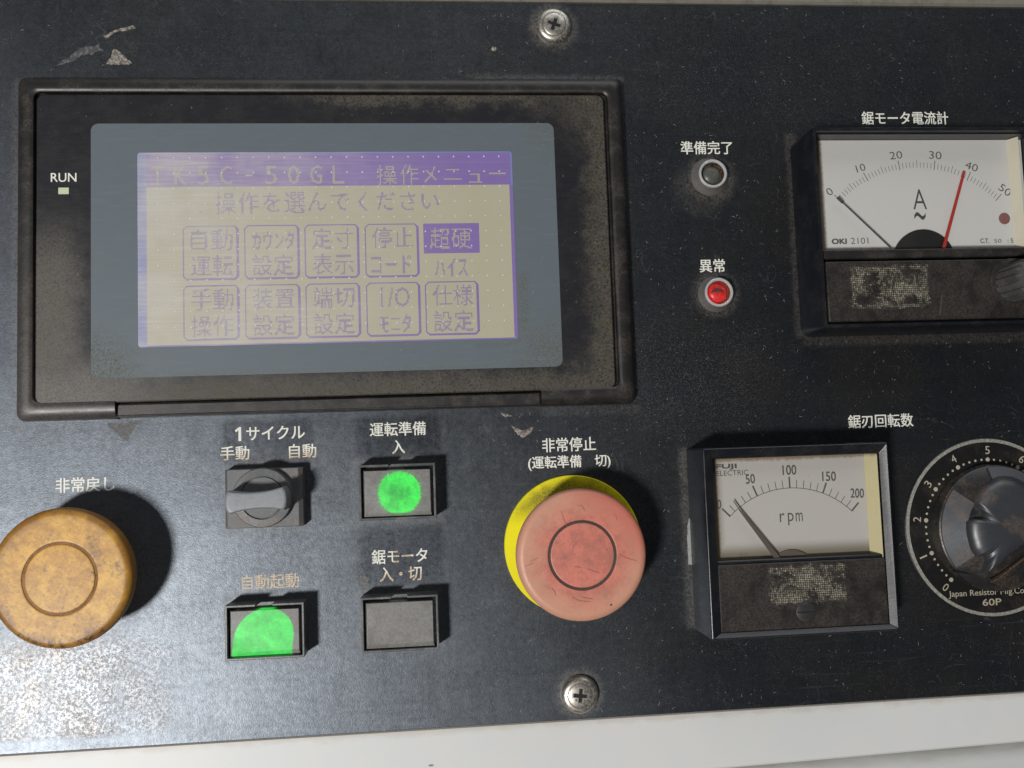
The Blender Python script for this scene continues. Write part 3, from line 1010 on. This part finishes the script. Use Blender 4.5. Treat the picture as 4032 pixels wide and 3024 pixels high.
for i, (ch, w_, y0, y1) in enumerate((('操', 6.6, 83.2, 90.7), ('作', 6.6, 83.2, 90.7), ('を', 5.6, 83.9, 90.3), ('選', 6.8, 83.3, 90.6), ('ん', 6.0, 84.1, 90.3), ('で', 6.0, 84.0, 89.8), ('く', 3.0, 83.4, 90.3), ('だ', 6.0, 84.0, 90.2), ('さ', 5.2, 84.0, 90.3), ('い', 5.9, 84.3, 89.6))):
    cx = -62.8 + 7.5 * i
    ltxt(ch, cx - w_ / 2, cx + w_ / 2, y0, y1)


def key(x0, y0, w_=18.0, h_=18.2):
    x1, y1 = x0 + w_, y0 + h_
    a = .36
    c = 1.2
    def ring(t_in):
        pass
    out = [(x0 + c, y0), (x1 - c, y0), (x1, y0 + c), (x1, y1 - c), (x1 - c, y1), (x0 + c, y1), (x0, y1 - c), (x0, y0 + c)]
    l, t_, r_, b_ = a, a, .8, .65
    inn = [(x0 + c, y0 + b_), (x1 - c - .2, y0 + b_), (x1 - r_, y0 + c + .2), (x1 - r_, y1 - c), (x1 - c - .2, y1 - t_), (x0 + c + .2, y1 - t_), (x0 + l, y1 - c - .1), (x0 + l, y0 + c + .2)]
    V = [(x, y, LZ) for x, y in out + inn]
    F = [(k, (k + 1) % 8, 8 + (k + 1) % 8, 8 + k) for k in range(8)]
    return V, F


cols = [-76.65, -56.9, -37.3, -17.45, 2.1]
rows = [(61.2, [('自動', '運転'), ('カウンタ', '設定'), ('定寸', '表示'), ('停止', 'コード')]),
        (41.3, [('手動', '操作'), ('装置', '設定'), ('端切', '設定'), ('I/O', 'モニタ'), ('仕様', '設定')])]
for ry, items in rows:
    for cx, (a_, b_) in zip(cols, items):
        V, F = key(cx, ry)
        obj('menu_key', V, F, 'lcd_purple', ls, smooth=0)
        for s_, yy0 in ((a_, ry + 9.9), (b_, ry + .95 + (.3 if ry > 50 else .3))):
            x0, x1, y1 = cx + 2.5, cx + 16.0, yy0 + 7.1
            if s_ == 'I/O': x0, x1, y1 = cx + 4.6, cx + 14.4, yy0 + 6.6
            if s_ in ('カウンタ', 'モニタ', 'コード'): y1 = yy0 + 6.2
            if s_ == 'モニタ': x0, x1 = cx + 4.3, cx + 14.6
            if s_ == 'カウンタ': x1 = cx + 16.2
            if s_ == 'コード': x0, x1 = cx + 1.9, cx + 15.2
            if s_ == 'I/O':
                obj('menu_text', *join([sheet(x0 + .35, x0 + .75, yy0, y1, LZ), sheet(x0, x0 + 1.1, yy0, yy0 + .35, LZ + .002), sheet(x0, x0 + 1.1, y1 - .35, y1, LZ + .002)]), 'lcd_text', ls, smooth=0)
                ltxt('/O', x0 + 2.6, x1, yy0, y1)
            else:
                ltxt(s_, x0, x1, yy0, y1)
obj('menu_key', *sheet(2.1, 20.9, 69.1, 79.3, LZ - .01), 'lcd_purple', ls, smooth=0, label='menu key shown reversed, pale letters on solid purple')
ltxt('超硬', 4.2, 18.2, 70.6, 77.9, 'lcd_olive', .0)
ltxt('ハイス', 5.7, 16.6, 61.2, 67.4)
dv = []
for i in range(23):
    for j in range(12):
        x, y = -84.4 + 5.13 * i, 45.9 + 5.13 * j
        if x > 31: continue
        dv.append(lathe(x, y, [(.3, 5.10), (.22, 5.16), (.08, 5.18)], 8))
o = obj('spacer_dots', *join(dv), 'dot', ls)
o['kind'] = 'stuff'


# ------------------------------------------------------------------ push buttons
def push_button(x0, y0, lens, label, w_=24.6, h_=17.6, H=8.6):
    x1, y1 = x0 + w_, y0 + h_
    t = thing('push_button', label, 'push button', (x0 + x1) / 2, (y0 + y1) / 2, 0, 'rectangular push buttons')
    obj('housing', *loft([rr(x0, x1, y0, y1, .4, 0, 3), rr(x0, x1, y0, y1, .4, H - 4.2, 3)], False, True), 'button_black', t)
    cx = (x0 + x1) / 2 - .2
    g, w2 = 2.6, .75
    z0, z1 = H - 4.25, H
    pts = [(cx - g, y1), (x0, y1), (x0, y0), (x1, y0), (x1, y1), (cx + g, y1), (cx + g, y1 - w2), (x1 - w2, y1 - w2), (x1 - w2, y0 + w2), (x0 + w2, y0 + w2), (x0 + w2, y1 - w2), (cx - g, y1 - w2)]
    n = len(pts)
    V = [(x, y, z0) for x, y in pts] + [(x, y, z1) for x, y in pts]
    F = [(k, (k + 1) % n, n + (k + 1) % n, n + k) for k in range(n)]
    T = lambda *q: F.append(tuple(n + i for i in q))
    T(0, 1, 10, 11); T(1, 2, 9, 10); T(2, 3, 8, 9); T(3, 4, 7, 8); T(4, 5, 6, 7)
    o = obj('rim', V, F, 'button_black', t, smooth=0)
    b = o.modifiers.new('edge', 'BEVEL'); b.width = .00018; b.segments = 2; b.limit_method = 'ANGLE'
    a, c_ = x0 + 1.45, x1 - 1.5
    lo_, hi_ = y0 + 1.1, y1 - 1.75
    loops = [rr(a, c_, lo_, hi_, .25, H - 4.3, 3), rr(a, c_, lo_, hi_, .25, H - 1.35, 3), rr(a + .35, c_ - .35, lo_ + 1.2, hi_ - .3, .25, H - .75, 3)]
    obj('button_cap', *loft(loops, False, True), lens, t)
    return t


push_button(-21.0, -18.9, 'lens_round', 'rectangular push button with a ragged round green glow, upper one of its column', 24.8, 17.9)
push_button(-63.85, -61.0, 'lens_dome', 'rectangular push button with a large dome shaped green glow, right of the orange mushroom button', 24.7, 17.2)
push_button(-21.2, -60.9, 'lens_plain', 'unlit plain grey rectangular push button below the round glowing one', 24.7, 17.5)

# ------------------------------------------------------------------ selector switch
ss = thing('selector_switch', 'grey rotary selector switch with horizontal bar handle on a square plate', 'selector switch', -51.6, -10.4, 0)
obj('base_plate', *loft([rr(-64.1, -39.2, -20.0, -.85, .3, 0, 3), rr(-64.0, -39.3, -19.95, -.9, .3, 4.6, 3), rr(-63.1, -40.6, -19.7, -1.15, .3, 5.9, 3)], False, True), 'selector_grey', ss)
cx, cy = -51.75, -10.25
obj('dial_collar', *loft([polar(cx, cy, r, z) for r, z in ((9.6, 5.8), (9.55, 8.0), (9.25, 8.45), (7.0, 8.6), (6.85, 8.45), (6.85, 8.0), (6.6, 8.0), (6.6, 8.5), (6.4, 8.65))], False, True), 'selector_grey', ss)


def handle_outline(k=1.0, ins=0.0):
    # waisted bar: long sides pulled in at the middle, rounded ends
    pts = []
    hx, hy = 9.45, 3.65
    for i in range(13):
        t_ = -1 + 2 * i / 12
        pts.append((t_ * (hx - 1.0), -(hy - 1.05 * (1 - abs(t_) ** 2.2))))
    for i in range(1, 6):
        a = math.radians(-72 + 144 * i / 6)
        pts.append((hx - 1.0 + math.cos(a) * 1.3 - .2, math.sin(a) * hy * .98))
    for i in range(13):
        t_ = 1 - 2 * i / 12
        pts.append((t_ * (hx - 1.0), hy - 1.05 * (1 - abs(t_) ** 2.2)))
    for i in range(1, 6):
        a = math.radians(108 + 144 * i / 6)
        pts.append((-(hx - 1.0) + math.cos(a) * 1.3 + .2, math.sin(a) * hy * .98))
    r_ = .045
    sx, sy = (hx - ins) / hx * k, (hy - ins) / hy * k
    return [(-52.15 + x * sx * math.cos(r_) - y * sy * math.sin(r_), -10.75 + x * sx * math.sin(r_) + y * sy * math.cos(r_)) for x, y in pts]


loops = []
for ins, z in ((0, 8.4), (0, 16.9), (.12, 17.3), (.38, 17.65), (.7, 17.78), (.8, 17.8), (1.0, 17.805)):
    loops.append([(x, y, z) for x, y in handle_outline(1.0, ins)])
obj('bar_handle', *loft(loops, False, True), 'selector_bar', ss, smooth=30)


# ------------------------------------------------------------------ mushroom buttons
def mushroom(t, cx, cy, m, R=20.9, top=22.5, ring=10.5, gm='groove'):
    obj('stem', *lathe(cx, cy, [(9, 0), (9, top - 10), (11, top - 9)], 48, False), 'button_black', t)
    prof = [(11, top - 9.5), (18.0, top - 9.3), (19.6, top - 8.3), (R - .3, top - 6), (R, top - 3.9), (R - .05, top - 1.9), (R - .3, top - 1.1), (R - .8, top - .45), (R - 1.5, top - .12), (R - 2.1, top), (R - 2.3, top + .01), (R - 3.2, top + .02),
            (ring + .95, top + .06), (ring + .7, top + .06), (ring + .5, top), (ring + .42, top - .3)]
    obj('cap', *lathe(cx, cy, prof, 128, False), m, t)
    obj('groove', *lathe(cx, cy, [(ring + .5, top - .28), (ring - .5, top - .28)], 96, False), gm, t)
    prof = [(ring - .42, top - .3), (ring - .5, top), (ring - .7, top + .06), (ring - .95, top + .07), (ring * .6, top + .12), (1, top + .14)]
    obj('cap_centre', *lathe(cx, cy, prof, 96, True), m, t)


es = thing('emergency_stop_button', 'faded red mushroom emergency stop button over a bright yellow ring', 'emergency stop', 49.2, -31, 0)
obj('yellow_ring', *lathe(49.5, -30.2, [(23.3, 0), (23.3, 1.3), (23.0, 1.6), (12, 1.6)], 128, False), 'yellow', es)
mushroom(es, 48.9, -31.55, 'red', 20.75)
SCR = [[(60.6, -31.7), (63.5, -33.2), (66.4, -34.1)],
       [(45.1, -44.3), (47.4, -45.6), (50.8, -46.0)],
       [(47.8, -44.3), (49.7, -44.9), (51.9, -45.2)],
       [(46.1, -34.9), (47.4, -35.1), (48.6, -35.4)],
       [(50.3, -35.7), (52.4, -36.7), (54.1, -37.2)],
       [(45.4, -31.1), (46.1, -28.8), (47.7, -27.0)],
       [(42.7, -17.6), (43.5, -20.3), (44.6, -22.5)],
       [(32.2, -32.9), (33.6, -32.2), (35.0, -31.6)],
       [(38.7, -41.1), (39.6, -42.2), (40.1, -43.8)],
       [(59.6, -18.7), (60.2, -19.8), (60.4, -21.4)],
       [(47.8, -15.9), (49.4, -16.1), (50.3, -17.9)],
       [(30.4, -34.2), (32.0, -33.7), (33.4, -33.2)]]
for q in SCR:
    q = [(q[0][0] + (q[1][0] - q[0][0]) * t_ * 2, q[0][1] + (q[1][1] - q[0][1]) * t_ * 2) if t_ < .5 else (q[1][0] + (q[2][0] - q[1][0]) * (t_ * 2 - 1), q[1][1] + (q[2][1] - q[1][1]) * (t_ * 2 - 1)) for t_ in (0, .25, .5, .75, 1)]
    V, F = [], []
    for i, (x, y) in enumerate(q):
        a_, b_ = Vector(q[max(i - 1, 0)]), Vector(q[min(i + 1, 4)])
        d_ = (b_ - a_).normalized()
        w_ = .085 * math.sin(math.pi * (i + .6) / 5.2) + .02
        z_ = 22.52 + (.18 if math.hypot(x - 48.9, y + 31.55) < 10 else .03 + .08 * (math.hypot(x - 48.9, y + 31.55) < 15))
        V += [(x - d_.y * w_, y + d_.x * w_, z_ + .04), (x + d_.y * w_, y - d_.x * w_, z_ + .04)]
    F = [(2 * i, 2 * i + 1, 2 * i + 3, 2 * i + 2) for i in range(4)]
    obj('scratch', V, F, 'scratch', es, smooth=0)
obj('scratch', *lathe(57.4, -47.3, [(.38, 22.4), (.3, 22.62)], 14), 'groove', es)
rb = thing('reset_button', 'worn orange mushroom reset button at the left edge of the panel', 'mushroom button', -109.3, -31.6, 0)
obj('collar', *lathe(-109.3, -31.6, [(13, 0), (13, 2.5), (12.4, 3), (8, 3)], 64, False), 'button_black', rb)
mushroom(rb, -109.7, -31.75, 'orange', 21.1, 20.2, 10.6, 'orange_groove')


# ------------------------------------------------------------------ indicator lamps
def lamp(cx, cy, lens, label, base):
    t = thing('indicator_lamp', label, 'indicator lamp', cx, cy, 0, 'indicator lamps with chrome rims')
    obj('lamp_skirt', *lathe(cx, cy, [(base, 0), (base - .1, .35), (base - .8, 1.2), (5.2, 3.0), (4.95, 3.6)], 64, False), 'cone', t)
    obj('chrome_rim', *lathe(cx, cy, [(4.95, 3.3), (5.08, 3.75), (5.0, 4.15), (4.7, 4.42), (4.4, 4.38), (4.12, 4.1), (4.0, 3.6)], 64, False), 'chrome', t)
    obj('bowl', *lathe(cx, cy, [(4.03, 3.8), (3.8, 2.2), (3.5, 1.4), (.5, 1.3)], 64, True), 'bowl', t)
    obj('lamp_lens', *lathe(cx - .1, cy, [(3.25, 1.2), (3.25, 1.9), (3.1, 2.35), (2.6, 2.8), (1.8, 3.1), (.9, 3.25), (.2, 3.28)], 48, True), lens, t)


lamp(103.45, 96.2, 'lens_dark', 'unlit dull green indicator lamp in a tarnished chrome rim', 6.8)
lamp(103.4, 54.25, 'lens_red', 'lit red indicator lamp in a chrome rim', 6.3)

# ------------------------------------------------------------------ ammeter (top right)
am = thing('ammeter', 'black framed ammeter with white dial, black needle at zero and red marker near forty', 'panel meter', 175.5, 74, 0)
AX0, AX1, AY0, AY1 = 134.7, 217.0, 39.2, 108.35
obj('meter_case', *loft([rr(AX0 - 1.2, AX1 + 1, AY0 - .8, AY1 + .4, 3.5, 0), rr(AX0 - .9, AX1 + 1, AY0 - .7, AY1 + .3, 3.0, 2), rr(AX0, AX1, AY0, AY1, .7, 15.8), rr(AX0 + .3, AX1 - .3, AY0 + .3, AY1 - .3, .6, 16.4),
                         rr(AX0 + 1.3, AX1 - 1.3, AY0 + 1.3, AY1 - 1.3, .5, 16.4), rr(AX0 + 1.6, AX1 - 1.6, AY0 + 1.6, AY1 - 1.6, .5, 14.6), rr(AX0 + 2.0, AX1 - 2.0, AY0 + 2.0, AY1 - 2.0, .5, 14.6),
                         rr(AX0 + 2.1, AX1 - 2.1, AY0 + 2.1, AY1 - 2.1, .5, 8.9)], False, True), 'meter', am)
obj('dial_face', *sheet(137.2, 214.6, 64.6, 106.1 + 1.0 - .95, 9.1), 'dial_amp', am, smooth=0)
obj('dial_liner', *join([([(209.2, 65, 9.12), (211.2, 65, 12.8), (211.2, 106.1, 12.8), (209.2, 106.1, 9.12)], [(0, 1, 2, 3)])]), 'cream_liner2', am, smooth=0)
obj('window_sill', *boxm(136.9, 214.8, 63.2, 66.2, 9.2, 14.6, .3), 'bezel', am)
obj('name_plate', *boxm(137.0, 214.5, 41.5, 61.9, 9.0, 16.0, .3), 'plate_amp', am)
ac = (175.2, 55.9)


def radial(c, a, r0, r1, wd, z):
    ca, sa = math.cos(a), math.sin(a)
    return ([(c[0] + r * ca - s_ * wd / 2 * sa, c[1] + r * sa + s_ * wd / 2 * ca, z) for r, s_ in ((r0, -1), (r1, -1), (r1, 1), (r0, 1))], [(0, 1, 2, 3)])


tk = []
for i in range(51):
    a = math.radians(134.8 - 89.9 * i / 50)
    k5, k10 = i % 5 == 0, i % 10 == 0
    tk.append(radial(ac, a, 40.0 if k10 else 40.3, 43.4 if k10 else (43.0 if k5 else 42.3), .26 if k10 else .17, 9.14))
o = obj('scale_marks', *join(tk), 'ink_dial', am, smooth=0)
for s_, x0, x1, y0, y1, an in (('0', 141.9, 143.9, 86.6, 89.3, 38), ('10', 153.0, 156.4, 95.0, 97.6, 15), ('20', 165.6, 170.2, 99.4, 102.1, 6), ('30', 180.1, 184.7, 99.3, 102.1, -4), ('40', 193.2, 197.9, 95.2, 97.9, -20), ('50', 205.1, 209.7, 86.6, 89.4, -38)):
    text('scale_number', s_, x0, x1, y0, y1, 9.14, 'ink_dial', am, rot=math.radians(an), bold=-.003)
text('unit_symbol', 'A', 173.0, 178.0, 81.4, 88.5, 9.14, 'needle_dark', am, bold=-.008)
text('unit_symbol', '~', 173.1, 177.3, 77.6, 80.4, 9.14, 'needle_dark', am, bold=-.005)
text('dial_lettering', 'OKI', 142.7, 147.9, 69.5, 71.3, 9.14, 'ink_dial', am, bold=.03)
text('dial_lettering', '2101', 149.5, 155.8, 69.4, 71.6, 9.14, 'ink_dial', am, bold=-.004)
text('dial_lettering', 'C.T.', 196.8, 200.0, 69.1, 70.7, 9.14, 'ink_dial', am, bold=.012)
text('dial_lettering', '50', 201.9, 204.6, 69.1, 70.5, 9.14, 'ink_dial', am)
text('dial_lettering', ': 5 A', 206.9, 211.3, 69.0, 70.6, 9.14, 'ink_dial', am, bold=.008)
obj('red_dot', *lathe(206.3, 77.75, [(2.05, 9.11), (2.05, 9.3), (1.8, 9.4)], 32), 'reddot', am)
obj('needle_hub', *lathe(175.4, 62.6, [(11.4, 9.2), (11.4, 10.0), (11.2, 10.1)], 96), 'deep', am)


def bar(p, q, w0, w1, z0, z1, z2):
    d = (Vector(q) - Vector(p)).normalized()
    n_ = Vector((-d.y, d.x))
    P, Q_ = Vector(p), Vector(q)
    V = []
    for z in (z0, z1):
        for b_, w_ in ((P, w0), (Q_, w1)):
            for s_ in (-1, 1):
                v = b_ + n_ * s_ * w_ / 2
                V.append((v.x, v.y, z if b_ is P else z + z2))
    return V, [(0, 1, 3, 2), (4, 5, 7, 6), (0, 1, 5, 4), (2, 3, 7, 6), (0, 2, 6, 4), (1, 3, 7, 5)]


obj('needle', *bar((162.9, 67.3), (146.3, 83.8), .45, .35, 10.9, 11.1, 0), 'needle_dark', am, smooth=0)
obj('needle_tip', *bar((146.6, 83.5), (144.7, 85.4), 1.0, 1.0, 10.9, 11.1, 0), 'needle_dark', am, smooth=0)
obj('limit_pointer', *bar((181.6, 66.9), (191.15, 94.0), 1.1, .85, 11.3, 11.7, 0), 'needle_red', am, smooth=0)
obj('pane', *sheet(136.9, 214.8, 66.3, 106.0, 13.6), 'pane', am, smooth=0)
obj('plate_slit', *bar((177.1, 49.7), (175.9, 42.9), .55, .55, 15.95, 16.12, 0), 'groove', am, smooth=0)
kn = lambda z, k=1.0: polar(203.1, 53.5, lambda a: (6.6 - (.6 if int(a / math.radians(7.5) + .01) % 3 == 1 else 0)) * k, z, 192)
obj('adjusting_knob', *loft([kn(15.9), kn(27.5), kn(28.6, .93), polar(203.1, 53.5, 5.2, 28.7, 192)], False, True), 'knurl', am, smooth=15)
obj('knob_flange', *lathe(203.1, 53.5, [(8.6, 16.0), (8.6, 16.3), (6, 16.5)], 64, False), 'plate_amp', am)

# ------------------------------------------------------------------ speed meter (bottom right)
rm = thing('speed_meter', 'black framed rpm meter with yellowed dial and needle near zero beside the round dial', 'panel meter', 122, -30, 0)
BX0, BX1, BY0, BY1 = 90.7, 153.9, -61.1, .6
obj('meter_case', *loft([rr(BX0 - .5, BX1 + .2, BY0 + .2, BY1 + .2, 1.0, 0), rr(BX0, BX1, BY0, BY1, .5, 16.8), rr(BX0 + .08, BX1 - .08, BY0 + .08, BY1 - .08, .45, 17.08), rr(BX0 + .22, BX1 - .22, BY0 + .22, BY1 - .22, .4, 17.28), rr(BX0 + .4, BX1 - .4, BY0 + .4, BY1 - .4, .4, 17.38), rr(BX0 + .6, BX1 - .6, BY0 + .6, BY1 - .6, .4, 17.4),
                         rr(94.3, 151.3, -59.2, -2.9, .3, 15.95), rr(94.4, 151.2, -59.1, -3.0, .3, 11.9)], False, True), 'meter', rm, smooth=18)
obj('dial_face', *sheet(94.6, 149.2, -38.2, -3.1, 12.05), 'dial_rpm', rm, smooth=0)
obj('dial_liner', *join([([(147.8, -38, 12.08), (150.9, -38, 15.2), (150.9, -3.1, 15.2), (147.8, -3.1, 12.08)], [(0, 1, 2, 3)])]), 'cream_liner', rm, smooth=0)
obj('window_sill', *boxm(94.5, 151.0, -37.7, -36.25, 11.9, 15.1, .4), 'meter', rm)
obj('name_plate', *boxm(94.4, 151.1, -59.05, -37.5, 11.5, 16.0, .3), 'plate_rpm', rm)
rcn = (121.55, -43.6)
tk = []
n_ = 48
arcV = [(rcn[0] + r * math.cos(math.radians(134.4 - 88.4 * i / n_)), rcn[1] + r * math.sin(math.radians(134.4 - 88.4 * i / n_)), 12.11) for r in (29.95, 30.15) for i in range(n_ + 1)]
tk.append((arcV, [(i, i + 1, n_ + 2 + i, n_ + 1 + i) for i in range(n_)]))
for i in range(21):
    a = math.radians(134.4 - 88.4 * i / 20)
    k5 = i % 5 == 0
    tk.append(radial(rcn, a, 29.95, 33.75 if k5 else 32.7, .55 if k5 else .22, 12.12))
obj('scale_marks', *join(tk), 'ink_dial', rm, smooth=0)
for s_, x0, x1, y0, y1, an in (('50', 106.5, 109.6, -11.6, -8.5, 3), ('100', 119.3, 124.0, -9.2, -5.95, 0), ('150', 132.9, 137.6, -11.75, -8.6, -1), ('200', 142.4, 147.0, -17.7, -14.6, -3), ('0', 96.2, 97.7, -19.5, -16.5, 0)):
    text('scale_number', s_, x0, x1, y0, y1, 12.12, 'ink_dial', rm, rot=math.radians(an), bold=.012)
for ch, x0, x1, y0, y1 in (('r', 117.4, 119.1, -24.7, -21.8), ('p', 120.2, 122.2, -25.9, -21.8), ('m', 122.9, 125.3, -24.7, -21.8)):
    text('unit_symbol', ch, x0, x1, y0, y1, 12.12, 'ink_dial', rm)
text('dial_lettering', 'FUJI', 96.6, 103.5, -6.7, -4.9, 12.12, 'ink_dial', rm, bold=.03)
text('dial_lettering', 'ELECTRIC', 96.6, 107.5, -8.7, -7.0, 12.12, 'ink_dial', rm, bold=-.002)
text('dial_lettering', 'No.', 97.4, 99.8, -35.8, -34.6, 12.12, 'ink_dim', rm)
text('dial_lettering', '62', 103.0, 105.7, -35.5, -34.3, 12.12, 'ink_dim', rm)
obj('needle_hub', *lathe(120.4, -42.5, [(8.6, 12.1), (8.6, 12.8), (8.4, 12.95)], 64), 'needle_brown', rm)
obj('needle', *bar((115.3, -36.4), (103.2, -19.9), 1.7, .45, 13.6, 14.0, 0), 'needle_brown', rm, smooth=0)
obj('needle_tip', *bar((103.35, -20.1), (101.35, -16.9), .35, .25, 13.6, 13.9, 0), 'needle_brown', rm, smooth=0)
obj('pane', *sheet(94.6, 150.9, -37.4, -3.1, 15.3), 'pane', rm, smooth=0)


def slot(a, L=3.05, wd=.28):
    c, s_ = abs(math.cos(a - .02)) + 1e-6, abs(math.sin(a - .02)) + 1e-6
    return min(L / c, wd / s_)


sx, sy = 122.95, -53.65
st = obj('zero_screw', *loft([polar(sx, sy, 3.35, 16.02, 96), polar(sx, sy, 3.3, 16.3, 96), polar(sx, sy, 3.1, 16.4, 96), polar(sx, sy, slot, 16.4, 96), polar(sx, sy, slot, 16.06, 96)], False, True), 'screw_black', rm)
pts = jag([(89.6, -24.5), (90.1, -23.0), (91.6, -31.8), (90.4, -38.9), (89.0, -38.6), (88.9, -29.4)], .25, 4, 44)
obj('paint_scrape', *loft([[(x, y, .02) for x, y in pts], [(x, y, .07) for x, y in pts]], False, True), 'chip_pale', cp, smooth=0, label='pale vertical scrape beside the rpm meter')

# ------------------------------------------------------------------ potentiometer dial
pd = thing('potentiometer_dial', 'round black speed dial with silver ring, tan numbers and a big worn black knob', 'dial knob', 198, -30.4, 0)
dcx, dcy = 198.04, -30.43
obj('dial_plate', *lathe(dcx, dcy, [(31.3, 0), (31.3, .35), (31.1, .5), (1, .5)], 128), 'dial_black', pd)
obj('silver_ring', *lathe(dcx, dcy, [(31.0, .5), (30.9, .7), (29.85, .7), (29.75, .5)], 128, False), 'ring_silver', pd)
for k in range(11):
    a = math.radians(87.8 + 28.1 * (5 - k))
    if k > 8: continue
    x, y = dcx + 27.0 * math.cos(a), dcy + 27.0 * math.sin(a)
    s_ = str(k)
    hw = .28 if s_ == '1' else .85
    text('scale_number', s_, x - hw, x + hw, y - 1.4, y + 1.4, .56, 'ink_knob', pd, rot=a - math.pi / 2, bold=.0)
dv = []
for i in range(0, 46):
    a = math.radians(87.8 + 28.1 * (5 - i * .2))
    big = i % 5 == 0
    R_ = 23.65
    dv.append(lathe(dcx + R_ * math.cos(a), dcy + R_ * math.sin(a), [(.78 if big else .42, .52), (.7 if big else .36, .57)], 14))
obj('scale_dots', *join(dv), 'ink_knob', pd, smooth=0)
text('dial_lettering', 'Japan Resistor Mfg.Co.', 181.0, 209.5, -54.6, -51.9, .56, 'ink_knob', pd, bold=.004)
text('dial_lettering', '60P', 193.2, 200.1, -57.6, -55.3, .56, 'ink_knob', pd, bold=.01)


obj('knob_skirt', *loft([polar(dcx, dcy, r, z, 128) for r, z in ((21.9, .6), (21.85, 4.6), (21.6, 5.4), (21.0, 5.8), (14.0, 8.6), (6, 8.8))], False, True), 'knob_side', pd)


def sector(r0, r1, a0, a1, z0, z1, lift, n_=14):
    V = []
    for r, z in ((r1, z1), (r0, z0)):
        for i in range(n_ + 1):
            a = math.radians(a0 + (a1 - a0) * i / n_)
            V.append((dcx + r * math.cos(a), dcy + r * math.sin(a), z + lift))
    m_ = len(V)
    V += [(x, y, z - .8) for x, y, z in V]
    F = [(i, i + 1, n_ + 2 + i, n_ + 1 + i) for i in range(n_)]
    F += [(i, i + 1, m_ + i + 1, m_ + i) for i in range(n_)] + [(0, n_ + 1, m_ + n_ + 1, m_), (n_, 2 * n_ + 1, m_ + 2 * n_ + 1, m_ + n_)]
    return V, F


obj('finger_flat', *sector(13.6, 21.2, 139, 217, 8.75, 5.9, .55), 'knob_flat', pd, smooth=20)
obj('finger_flat', *sector(13.6, 21.2, 20, 98, 8.75, 5.9, .55), 'knob_flat', pd, smooth=20)
TB = [(0, 14.5), (20, 15.5), (40, 16), (60, 16.5), (80, 17.3), (95, 17.4), (110, 16.4), (125, 15.6), (137, 14.8), (142, 13.0), (147, 10.4), (152.5, 9.3), (158, 10.6), (162.5, 13.0), (168, 14.2), (180, 14.1),
      (195, 14.1), (208, 14.5), (217, 14.4), (222, 13.2), (227, 12.3), (232, 13.2), (236, 15.8), (239, 17.4), (243, 15.8), (248, 14.0), (258, 11.2), (270, 9.4), (285, 8.3), (303.6, 7.9), (320, 8.3), (335, 9.4), (348, 12.2), (360, 14.5)]


def grip_r(ins):
    def f(a):
        d = math.degrees(a) % 360
        for (a0, r0), (a1, r1) in zip(TB, TB[1:]):
            if a0 <= d <= a1:
                t_ = (d - a0) / (a1 - a0)
                t_ = t_ * t_ * (3 - 2 * t_) * .5 + t_ * .5
                return r0 + (r1 - r0) * t_ - ins
        return 14.5 - ins
    return f


obj('knob_grip', *loft([polar(dcx, dcy, grip_r(i_), z, 360) for i_, z in ((0, 7.5), (0, 9.0), (.15, 9.9), (.5, 10.7), (1.1, 11.4), (1.9, 11.95), (2.9, 12.35), (4.2, 12.65), (5.6, 12.8), (7.0, 12.85))], False, True), 'knob_top', pd, smooth=60)
obj('brass_edge', *bar((191.0, -48.1), (212.0, -35.0), .5, .5, 9.6, 11.0, 0), 'gold', pd, smooth=0)
rim = [(179.9, -44.6), (183.0, -44.9), (187.0, -45.8), (191.0, -47.6), (194.6, -50.0)]
for a_, b_ in zip(rim, rim[1:]):
    pass
V, F = sweep([p for p in rim], [(-.35, 6.0), (-.2, 6.7), (.2, 6.7), (.35, 6.0)])
obj('skirt_ridge', V, F, 'bezel', pd, smooth=0)
